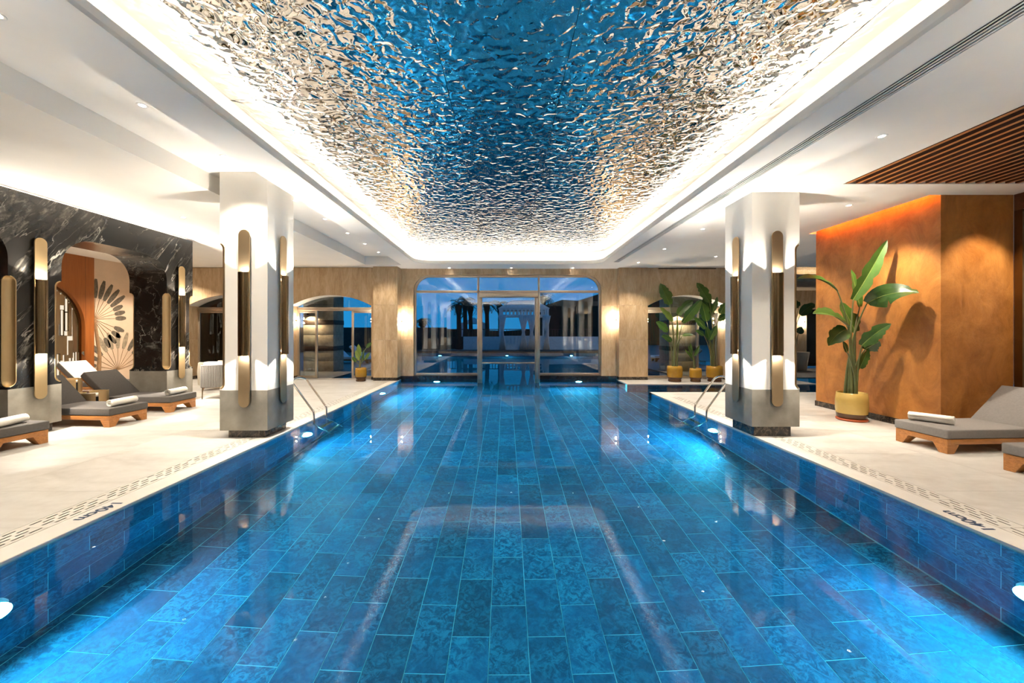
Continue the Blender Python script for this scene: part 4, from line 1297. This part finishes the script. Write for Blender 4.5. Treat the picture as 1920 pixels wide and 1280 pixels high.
# ------------------------------------------------------------------ potted plants
def blade(parent, p0, p1, w, up=(0, -0.7, 0.7), sag=0.15, fold=0.35, mat='leaf', seed=0, split=0.25):
    """One big leaf from p0 to p1: folded along the midrib, edge torn into a few lobes."""
    r = random.Random(seed)
    p0, p1 = Vector(p0), Vector(p1)
    d = p1 - p0
    L = d.length
    up = Vector(up)
    c = (p0 + p1) / 2 + Vector((0, 0, sag * L))
    n = 12
    mid, lf, rt = [], [], []
    for k in range(n + 1):
        t = k / n
        m = p0 * (1 - t) ** 2 + c * (2 * t * (1 - t)) + p1 * t * t
        tg = ((c - p0) * (1 - t) + (p1 - c) * t).normalized()
        sd = tg.cross(up)
        if sd.length < 0.1: sd = tg.orthogonal()
        sd.normalize()
        nm = sd.cross(tg).normalized()
        prof = (math.sin(PI * min(1.0, 0.06 + 0.94 * t)) ** 0.62) * (1.0 - 0.25 * t) if t < 0.999 else 0.02
        def edge(s):
            q = prof * w * (1 - (split * (0.4 + r.random()) if r.random() < 0.34 else 0))
            return m + sd * (s * q * math.cos(fold)) + nm * (q * math.sin(fold)) + Vector((0, 0, -0.06 * q))
        mid.append(m); lf.append(edge(-1)); rt.append(edge(1))
    b = MB()
    ml = [(a * 0.5 + e * 0.5) + Vector((0, 0, 0.02 * w)) for a, e in zip(mid, lf)]
    mr = [(a * 0.5 + e * 0.5) + Vector((0, 0, 0.02 * w)) for a, e in zip(mid, rt)]
    for A, B in ((lf, ml), (ml, mid), (mid, mr), (mr, rt)):
        b.strip(A, B, True, False)
    o = b.build('leaf', mat, parent, fix=False)
    MB().tube(mid[:-1], [0.009 - 0.007 * k / n for k in range(n)], 5).build('midrib', 'leaf_pale', o)
    return o
def pot_body(s, R, h, style):
    if style == 'amber':
        MB().lathe([(0.001, 0.0), (R * 0.80, 0.0), (R * 0.84, 0.01), (R * 0.84, 0.05), (R * 0.80, 0.065), (R * 0.001, 0.066)], (0, 0, 0), 32).build('pot_saucer', 'pot_foot', s)
        MB().lathe([(R * 0.78, 0.062), (R * 0.90, 0.10), (R * 0.95, 0.145)], (0, 0, 0), 32).build('pot_foot', 'pot_foot', s)
        MB().lathe([(R * 0.95, 0.145), (R, h * 0.45), (R * 0.99, h * 0.8), (R * 0.93, h), (R * 0.86, h), (R * 0.85, h - 0.08)], (0, 0, 0), 32).build('pot', 'pot_glaze', s)
    elif style == 'ochre':
        MB().lathe([(0.001, 0.0), (R * 0.88, 0.0), (R * 0.96, 0.012), (R * 0.97, 0.035), (R * 0.90, 0.04), (0.001, 0.041)], (0, 0, 0), 32).build('pot_saucer', 'terracotta', s)
        MB().lathe([(R * 0.80, 0.042), (R * 0.92, 0.06), (R * 0.95, 0.13)], (0, 0, 0), 32).build('pot_foot', 'pot_foot', s)
        MB().lathe([(R * 0.95, 0.13), (R, h * 0.45), (R * 0.99, h * 0.75), (R * 0.93, h), (R * 0.86, h), (R * 0.85, h - 0.08)], (0, 0, 0), 32).build('pot', 'pot_ochre', s)
    else:
        MB().lathe([(0.001, 0), (R * 0.75, 0), (R, h), (R * 0.9, h), (R * 0.88, h - 0.08)], (0, 0, 0), 24).build('pot', 'pot_beige', s)
    MB().lathe([(0.001, h - 0.055), (R * 0.5, h - 0.05), (R * 0.88, h - 0.06)], (0, 0, 0), 20).build('soil', 'soil', s)
def plant(pos, R, h, style, leaves, label, seed=1, group='potted bird of paradise plants'):
    """leaves: (x0, y0, x1, y1, width, depth0, depth1[, opts]) with pixel ends of each blade at this distance; a stalk joins it to the pot."""
    s = tag(empty('potted_plant', pos), label, 'potted plant', group)
    pot_body(s, R, h, style)
    o = Vector(pos)
    rr = random.Random(seed)
    for i, lf in enumerate(leaves):
        x0, y0, x1, y1, w, d0, d1 = lf[:7]
        op = lf[7] if len(lf) > 7 else {}
        a = px(x0, y0, pos[1] + d0) - o
        b_ = px(x1, y1, pos[1] + d1) - o
        mat = op.pop('mat', 'leaf')
        blade(s, a, b_, w, seed=seed * 50 + i, mat=mat, **op)
        bx, by = rr.uniform(-0.3, 0.3) * R + 0.25 * a.x * R, rr.uniform(-0.4, 0.4) * R
        base = Vector((bx, by, h - 0.06))
        c = Vector((base.x + 0.12 * (a.x - base.x), base.y + 0.2 * (a.y - base.y), base.z + 0.65 * (a.z - base.z)))
        pts = [base * (1 - t) ** 2 + c * 2 * t * (1 - t) + a * t * t for t in (k / 9 for k in range(10))]
        r0 = 0.026 if a.z > 1.2 else 0.016
        MB().tube(pts, [r0 - (r0 - 0.009) * k / 9 for k in range(10)], 7).build('stalk', 'stalk_brown' if i % 4 == 1 else 'stalk', s)
    return s
UP = (0, -1, 0.25)
plant((6.25, 7.08, 0), 0.235, 0.50, 'ochre', [
    (1600, 562, 1664, 449, 0.15, -0.1, -0.40, dict(up=(-0.6, -0.8, 0.1), sag=-0.05, fold=0.5)),
    (1612, 575, 1596, 505, 0.10, -0.05, 0.0, dict(up=UP, sag=0.0, fold=0.3)),
    (1570, 545, 1494, 524, 0.13, -0.05, -0.2, dict(up=(0, -0.55, 0.8), sag=0.26, fold=0.4)),
    (1626, 568, 1723, 549, 0.22, -0.25, -0.90, dict(up=(0, -0.97, 0.25), sag=0.22, fold=0.15, split=0.5)),
    (1590, 612, 1524, 588, 0.20, -0.1, -0.25, dict(up=(0, -0.6, 0.8), sag=0.24, fold=0.35)),
    (1588, 618, 1553, 648, 0.17, -0.12, -0.25, dict(up=(0, -0.8, 0.5), sag=0.22, fold=0.2)),
    (1604, 622, 1576, 566, 0.19, 0.15, 0.25, dict(up=UP, sag=0.0, fold=0.25)),
    (1616, 648, 1671, 607, 0.15, -0.2, -0.48, dict(up=(0, -0.7, 0.7), sag=0.12, fold=0.3)),
    (1622, 655, 1650, 640, 0.15, -0.1, -0.3, dict(up=UP, sag=0.05, fold=0.2)),
    (1612, 690, 1628, 655, 0.10, -0.12, -0.15, dict(up=UP, sag=0.0, fold=0.3)),
    (1588, 660, 1580, 640, 0.06, -0.1, -0.15, dict(up=UP, sag=0.1, fold=0.2)),
], 'tall bird of paradise in a glazed pot on a red saucer by the ochre wall', 3)
plant((5.40, 12.52, 0), 0.235, 0.50, 'amber', [
    (1256, 571, 1238, 531, 0.235, 0.0, 0.0, dict(up=UP, sag=0.0, fold=0.2)),
    (1261, 602, 1237, 576, 0.12, -0.1, -0.2, dict(up=UP, sag=0.1, fold=0.2, mat='leaf_pale')),
    (1252, 621, 1230, 603, 0.15, -0.15, -0.2, dict(up=UP, sag=0.1, fold=0.15)),
    (1259, 640, 1240, 630, 0.12, -0.15, -0.25, dict(up=UP, sag=0.2, fold=0.2)),
    (1280, 605, 1316, 562, 0.20, -0.1, -0.2, dict(up=(0.3, -0.9, 0.3), sag=0.08, fold=0.25)),
    (1271, 590, 1300, 563, 0.18, 0.0, 0.05, dict(up=(0, -0.9, 0.4), sag=0.15, fold=0.2)),
    (1270, 637, 1269, 592, 0.045, -0.1, -0.1, dict(up=UP, sag=0.0, fold=0.8, mat='leaf_pale')),
    (1280, 629, 1300, 628, 0.09, -0.1, -0.2, dict(up=(0, -0.7, 0.7), sag=0.15, fold=0.2)),
], 'bird of paradise in an amber pot nearest the pool window', 4)
plant((6.03, 12.45, 0), 0.185, 0.43, 'amber', [
    (1298, 667, 1290, 648, 0.06, -0.05, -0.1, dict(up=UP, sag=0.0, fold=0.3)),
    (1302, 667, 1312, 647, 0.07, -0.05, -0.1, dict(up=UP, sag=0.05, fold=0.3)),
    (1297, 662, 1294, 643, 0.06, 0.05, 0.05, dict(up=UP, sag=0.0, fold=0.3)),
    (1300, 674, 1284, 655, 0.05, 0.0, 0.0, dict(up=UP, sag=0.05, fold=0.3)),
], 'small young bird of paradise in the middle amber pot', 5)
plant((6.67, 12.52, 0), 0.245, 0.50, 'amber', [
    (1330, 566, 1306, 530, 0.21, 0.0, 0.0, dict(up=UP, sag=0.06, fold=0.25)),
    (1334, 590, 1318, 552, 0.22, 0.05, 0.05, dict(up=UP, sag=0.0, fold=0.2)),
    (1325, 602, 1316, 566, 0.20, -0.1, -0.1, dict(up=UP, sag=0.0, fold=0.2)),
    (1336, 585, 1345, 556, 0.10, 0.0, 0.0, dict(up=UP, sag=0.0, fold=0.4)),
    (1322, 616, 1301, 596, 0.14, -0.15, -0.2, dict(up=UP, sag=0.15, fold=0.2)),
    (1320, 629, 1304, 620, 0.10, -0.15, -0.2, dict(up=UP, sag=0.2, fold=0.2)),
    (1331, 637, 1343, 610, 0.13, -0.15, -0.2, dict(up=UP, sag=0.0, fold=0.25)),
    (1330, 637, 1324, 612, 0.14, -0.1, -0.15, dict(up=UP, sag=0.0, fold=0.25)),
    (1350, 588, 1362, 568, 0.16, -0.1, -0.1, dict(up=UP, sag=0.1, fold=0.2)),
    (1346, 600, 1372, 590, 0.14, 0.0, 0.0, dict(up=UP, sag=0.15, fold=0.2)),
], 'tall bird of paradise in the amber pot beside the white column', 6)
plant((-4.66, 12.62, 0), 0.18, 0.43, 'amber', [
    (675, 668, 672, 645, 0.10, -0.05, -0.05, dict(up=UP, sag=0.0, fold=0.3, mat='leaf_pale')),
    (673, 675, 667, 656, 0.08, -0.1, -0.1, dict(up=UP, sag=0.0, fold=0.3, mat='leaf_pale')),
    (668, 678, 660, 669, 0.07, -0.1, -0.15, dict(up=UP, sag=0.1, fold=0.2)),
    (687, 652, 697, 642, 0.07, 0.0, 0.0, dict(up=UP, sag=0.1, fold=0.2)),
    (684, 674, 694, 660, 0.07, -0.1, -0.1, dict(up=UP, sag=0.0, fold=0.3)),
    (680, 676, 682, 655, 0.05, 0.0, 0.0, dict(up=UP, sag=0.0, fold=0.4)),
], 'small potted plant in an amber pot beside the sliding door', 7)
plant((12.05, 16.2, 0), 0.42, 0.75, 'beige', [
    (1500, 590, 1528, 570, 0.25, -0.1, -0.1, dict(up=UP, sag=0.15, fold=0.2)),
    (1498, 575, 1476, 560, 0.25, -0.1, -0.1, dict(up=UP, sag=0.15, fold=0.2)),
    (1497, 625, 1503, 612, 0.18, -0.1, -0.1, dict(up=UP, sag=0.0, fold=0.2)),
], 'plant in a tapered beige pot glimpsed past the white column', 8)

# ================================================================== OUTSIDE
ter = tag(MB().box(-30, -6.0, 13.5, 28, -0.30, -0.01).box(6.2, 30, 13.7, 28, -0.30, -0.01).box(-30, 30, 28.0, 120, -0.3, -0.02).build('terrace', 'terrace'), 'dusky paved terrace around the outdoor pool', 'terrace', kind='structure')
tag(MB().box(-6.0, 6.2, 13.55, 27.0, -1.6, DEP).build('pool_floor_outdoor', 'pool_tile'), 'blue floor of the outdoor pool beyond the window', 'pool floor', kind='structure')
tag(MB().box(-6.1, 6.3, 27.0, 28.0, -1.6, 0.10).box(-6.2, -6.0, 13.5, 27.2, -1.6, -0.012).box(6.2, 6.4, 13.5, 27.2, -1.6, -0.012).build('pool_wall_outdoor', 'pool_tile'), 'tiled rim of the outdoor pool', 'pool wall', kind='structure')
br = tag(empty('timber_bridge', (0, 27.6, 0)), 'dark timber boardwalk across the end of the outdoor pool', 'boardwalk')
for k in range(24):
    boxo('deck_board', 'dark_deck', br, -8.0 + k * 0.667, -8.0 + k * 0.667 + 0.655, -0.7, 1.0, 0.18, 0.26)
for k in range(7):
    boxo('bridge_post', 'dark_deck', br, -6.0 + k * 2.0, -5.75 + k * 2.0, -0.4, -0.15, 0.101, 0.18)
boxo('bridge_beam', 'dark_deck', br, -8, 8, -0.68, -0.55, 0.101, 0.18)
# cabana with curtains
cb = tag(empty('pool_cabana', (1.35, 30.5, 0)), 'white pergola cabana with tied curtains beyond the pool', 'cabana')
CW, CD, CH = 1.75, 1.6, 3.25
for sx in (-1, 1):
    for sy in (-1, 1):
        boxo('post', 'white_wood', cb, sx * CW - 0.08, sx * CW + 0.08, sy * CD - 0.08, sy * CD + 0.08, 0.2, CH)
for sy in (-1, 1):
    boxo('top_beam', 'white_wood', cb, -CW - 0.1, CW + 0.1, sy * CD - 0.05, sy * CD + 0.05, CH - 0.06, CH + 0.04)
    boxo('lower_beam', 'white_wood', cb, -CW - 0.1, CW + 0.1, sy * CD - 0.05, sy * CD + 0.05, CH - 0.52, CH - 0.42)
    for k in range(12):
        x = -CW + 2 * CW * (k + 0.5) / 12
        boxo('lattice_bar', 'white_wood', cb, x - 0.055, x + 0.055, sy * CD - 0.03, sy * CD + 0.03, CH - 0.44, CH - 0.04)
    boxo('rail_top', 'white_wood', cb, -CW, CW, sy * CD - 0.03, sy * CD + 0.03, 1.16, 1.24)
    for k in range(13):
        x = -CW + 2 * CW * (k + 0.5) / 13
        boxo('baluster', 'white_wood', cb, x - 0.05, x + 0.05, sy * CD - 0.025, sy * CD + 0.025, 0.62, 1.18)
    boxo('skirt_panel', 'white_wood', cb, -CW, CW, sy * CD - 0.02, sy * CD + 0.02, 0.2, 0.62)
MB().prism([(-CW - 0.15, CH + 0.05), (CW + 0.15, CH + 0.05), (0.9, CH + 0.62), (-0.9, CH + 0.62)], 'y', -CD - 0.1, CD + 0.1).build('canopy', 'white_cloth', cb)
boxo('cabana_floor', 'dark_deck', cb, -CW - 0.1, CW + 0.1, -CD - 0.1, CD + 0.1, 0.0, 0.2)
def curtain(x, y, w):
    m = MB(); n = 18
    rows = [(CH - 0.5, 1.0), (2.2, 0.62), (1.55, 0.26), (1.1, 0.45), (0.25, 0.85)]
    vv = []
    for z, s in rows:
        for k in range(n + 1):
            t = k / n - 0.5
            vv.append((x + t * w * s, y + 0.05 * math.sin(k * 2.1), z))
    ff = [(i * (n + 1) + k, i * (n + 1) + k + 1, (i + 1) * (n + 1) + k + 1, (i + 1) * (n + 1) + k) for i in range(4) for k in range(n)]
    m.add(vv, ff, True)
    o = m.build('curtain', 'white_cloth', cb, fix=False)
    md = o.modifiers.new('thick', 'SOLIDIFY'); md.thickness = 0.02
for x in (-1.6, -0.05, 0.55, 1.65):
    curtain(x, -CD - 0.08, 0.75 if abs(x) < 1 else 0.6)
# second cabana: open tent
tn = tag(empty('garden_tent', (-3.4, 42.0, 0)), 'small open garden tent under the palms', 'tent')
for sx in (-1, 1):
    for sy in (-1, 1):
        MB().prism([(sx * 1.25 - 0.35, 0.9), (sx * 1.25 + 0.35, 0.9), (sx * 1.05 + 0.12, 2.5), (sx * 1.05 - 0.12, 2.5)], 'y', sy * 1.1 - 0.06, sy * 1.1 + 0.06).build('tent_leg', 'white_cloth', tn)
MB().add([(-1.35, -1.3, 2.4), (1.35, -1.3, 2.4), (1.35, 1.3, 2.4), (-1.35, 1.3, 2.4), (0, 0, 3.1)], [(0, 1, 4), (1, 2, 4), (2, 3, 4), (3, 0, 4), (3, 2, 1, 0)]).build('tent_roof', 'white_cloth', tn)
boxo('tent_floor', 'dark_deck', tn, -1.5, 1.5, -1.3, 1.3, 0, 0.9)
tag(MB().box(-3.6, 9, 33.4, 33.7, 0, 1.15).build('garden_wall', 'white_wood'), 'low white garden wall behind the cabana', 'garden wall')
tag(MB().box(-16, -4.5, 30.0, 30.3, 0, 1.9).build('garden_wall', 'dark_deck'), 'dark boundary wall beyond the outdoor pool', 'garden wall')
fe = tag(empty('garden_fence', (-4.0, 36, 0)), 'dark baluster fence on the terrace above the garden wall', 'fence')
boxo('fence_rail', 'dark_deck', fe, -3.5, 12, -0.03, 0.03, 1.75, 1.82)
boxo('fence_rail', 'dark_deck', fe, -3.5, 12, -0.03, 0.03, 1.05, 1.12)
fme = MB().box(-0.03, 0.03, -0.02, 0.02, 1.0, 1.8).data('fence_baluster', 'dark_deck')
for k in range(60):
    inst('fence_baluster', fme, fe, (-3.5 + k * 0.262, 0, 0))
boxo('fence_base', 'dark_deck', fe, -3.5, 12, -0.3, 0.1, 0, 1.05)
# hill with arch on the ochre side
hp = [(3.6, 0), (3.6, 3.9), (4.4, 4.6), (5.4, 4.9), (6.6, 5.3), (8.5, 5.2), (11, 6.0), (15, 6.6), (22, 6.2), (30, 6.0), (30, 0)]
tag(MB().prism(hp, 'y', 46, 52).build('hill', 'hedge_green'), 'dark wooded slope beyond the garden', 'hill', kind='structure')
hp = [(-60, 0), (-60, 2.4), (-40, 2.6), (-25, 2.0), (-12, 2.2), (0, 1.7), (12, 2.6), (30, 6), (60, 7), (60, 0)]
tag(MB().prism(hp, 'y', 100, 104).build('hills', 'hedge_green'), 'distant low hills on the horizon at dusk', 'hill', kind='structure')
def palm(x, y, h, label, seed, n=20, r=1.25):
    """Palm: ringed trunk, swollen head, drooping fronds with leaflets."""
    rr = random.Random(seed)
    s = tag(empty('palm_tree', (x, y, 0)), label, 'palm tree', 'palms beyond the pool')
    MB().tube([(0, 0, 0), (0.05, 0, h * 0.4), (0.02, 0, h * 0.75), (0, 0, h - 0.5), (0, 0, h - 0.15), (0, 0, h)], [0.28, 0.22, 0.20, 0.30, 0.34, 0.16], 10).build('trunk', 'dark_trunk', s)
    for k in range(n):
        a = 2 * PI * k / n + rr.uniform(-0.2, 0.2)
        el = rr.uniform(-0.2, 1.1)
        L = r * rr.uniform(0.8, 1.15)
        d = Vector((math.cos(a), math.sin(a), 0))
        pts = [Vector((0, 0, h)) + d * (L * t * math.cos(el * (1 - 0.5 * t))) + Vector((0, 0, L * (math.sin(el) * t - 0.75 * t * t))) for t in (q / 8 for q in range(9))]
        b = MB()
        sd = d.cross(Vector((0, 0, 1)))
        for q in range(8):
            w = 0.30 * math.sin(PI * min(1, (q + 0.6) / 9)) 
            p, p2 = pts[q], pts[q + 1]
            for sg in (-1, 1):
                tip = p + (p2 - p) * 1.4 + sd * sg * w + Vector((0, 0, -0.35 * w))
                b.add([p, p + (p2 - p) * 0.6, tip], [(0, 1, 2)])
        b.tube(pts, 0.015, 4)
        b.build('frond', 'palm_green', s, fix=False)
palm(-4.2, 35.0, 4.0, 'tall palm nearest the dark boundary wall', 1)
palm(-4.0, 38.5, 4.6, 'second palm, close behind the tallest', 2)
palm(-3.6, 40.0, 4.2, 'palm rising behind the garden tent', 3)
palm(-1.85, 38.5, 4.3, 'palm between the tent and the cabana', 4)
palm(-0.6, 40.0, 4.4, 'palm just beside the cabana', 5)
palm(3.6, 37.6, 5.0, 'palm behind the cabana canopy', 6)
palm(-7.2, 34.0, 2.6, 'short palm over the dark boundary wall', 7, r=0.9)
# stone piers of the outdoor colonnade
for i, (x0, lab) in enumerate(((-8.1, 'banded limestone pier outside the sliding door'), (-11.9, 'banded limestone pier behind the rope armchair'), (6.55, 'banded limestone pier outside the plant arch'))):
    p = tag(empty('stone_pier', (x0, 15.7, 0)), lab, 'pier', 'banded limestone piers outside')
    for z0, z1, m, e in ((0, 0.40, 'limestone', 0), (0.404, 0.82, 'limestone', 0), (0.82, 1.0, 'dark_band', 0.012), (1.0, 1.448, 'limestone', 0), (1.452, 1.87, 'limestone', 0), (1.87, 2.05, 'dark_band', 0.012), (2.05, 2.7, 'limestone', 0), (2.704, 3.34, 'limestone', 0)):
        boxo('stone_course' if m == 'limestone' else 'dark_band', m, p, -e, 1.2 + e, -e, 1.0 + e, z0, z1, 0.004)
    sl_ = tag(empty('wall_spotlight', (x0 + 0.25, 15.7, 2.35)), lab.replace('banded limestone pier', 'small spotlight on the limestone pier'), 'wall lamp', 'spotlights on the outside piers')
    MB().tube([(0, -0.02, 0), (0, -0.14, 0.0), (0, -0.18, -0.03)], 0.012, 8).build('arm', 'bronze_dark', sl_)
    MB().tube([(0, -0.18, 0.03), (0.03, -0.17, -0.10)], [0.035, 0.05], 12).build('head', 'bronze_dark', sl_)
    lamp('spot_lamp', 'SPOT', (0.02, -0.20, -0.12), 34, (1.0, 0.78, 0.48), sl_, (0.15, 0.35, -1), spot_size=math.radians(130), spot_blend=0.7, shadow_soft_size=0.03)
tag(MB().box(-14, -6.3, 13.5, 17, 3.35, 3.6).box(6.4, 14, 13.7, 17, 3.35, 3.6).build('ceiling_portico', 'limestone'), 'portico roof over the outdoor colonnade', 'ceiling', kind='structure')
# outdoor loungers and lamps
for i, (x, y, lab) in enumerate(((7.6, 19.0, 'white outdoor lounger seen through the plant arch, nearer'), (7.9, 21.0, 'white outdoor lounger seen through the plant arch, further'), (-6.9, 20.0, 'outdoor lounger seen through the sliding door, nearer'), (-7.1, 22.5, 'outdoor lounger seen through the sliding door, further'))):
    lounger((x, y, 0), 0.0 if x > 0 else PI, lab, 'white_cloth')
for i, (x, y, lab) in enumerate(((7.0, 24.5, 'small bright garden light across the outdoor pool'), (6.8, 26.6, 'low garden light at the end of the outdoor pool'))):
    g = tag(empty('garden_light', (x, y, 0)), lab, 'garden light')
    MB().tube([(0, 0, 0), (0, 0, 0.55)], 0.04, 10).build('post', 'dark_deck', g)
    MB().lathe([(0.001, 0.55), (0.05, 0.56), (0.055, 0.62), (0.001, 0.66)], (0, 0, 0), 12).build('lamp_head', 'garden_light', g)
    lamp('garden_lamp', 'POINT', (0, 0, 0.75), 20, (1.0, 0.75, 0.45), g, shadow_soft_size=0.05)
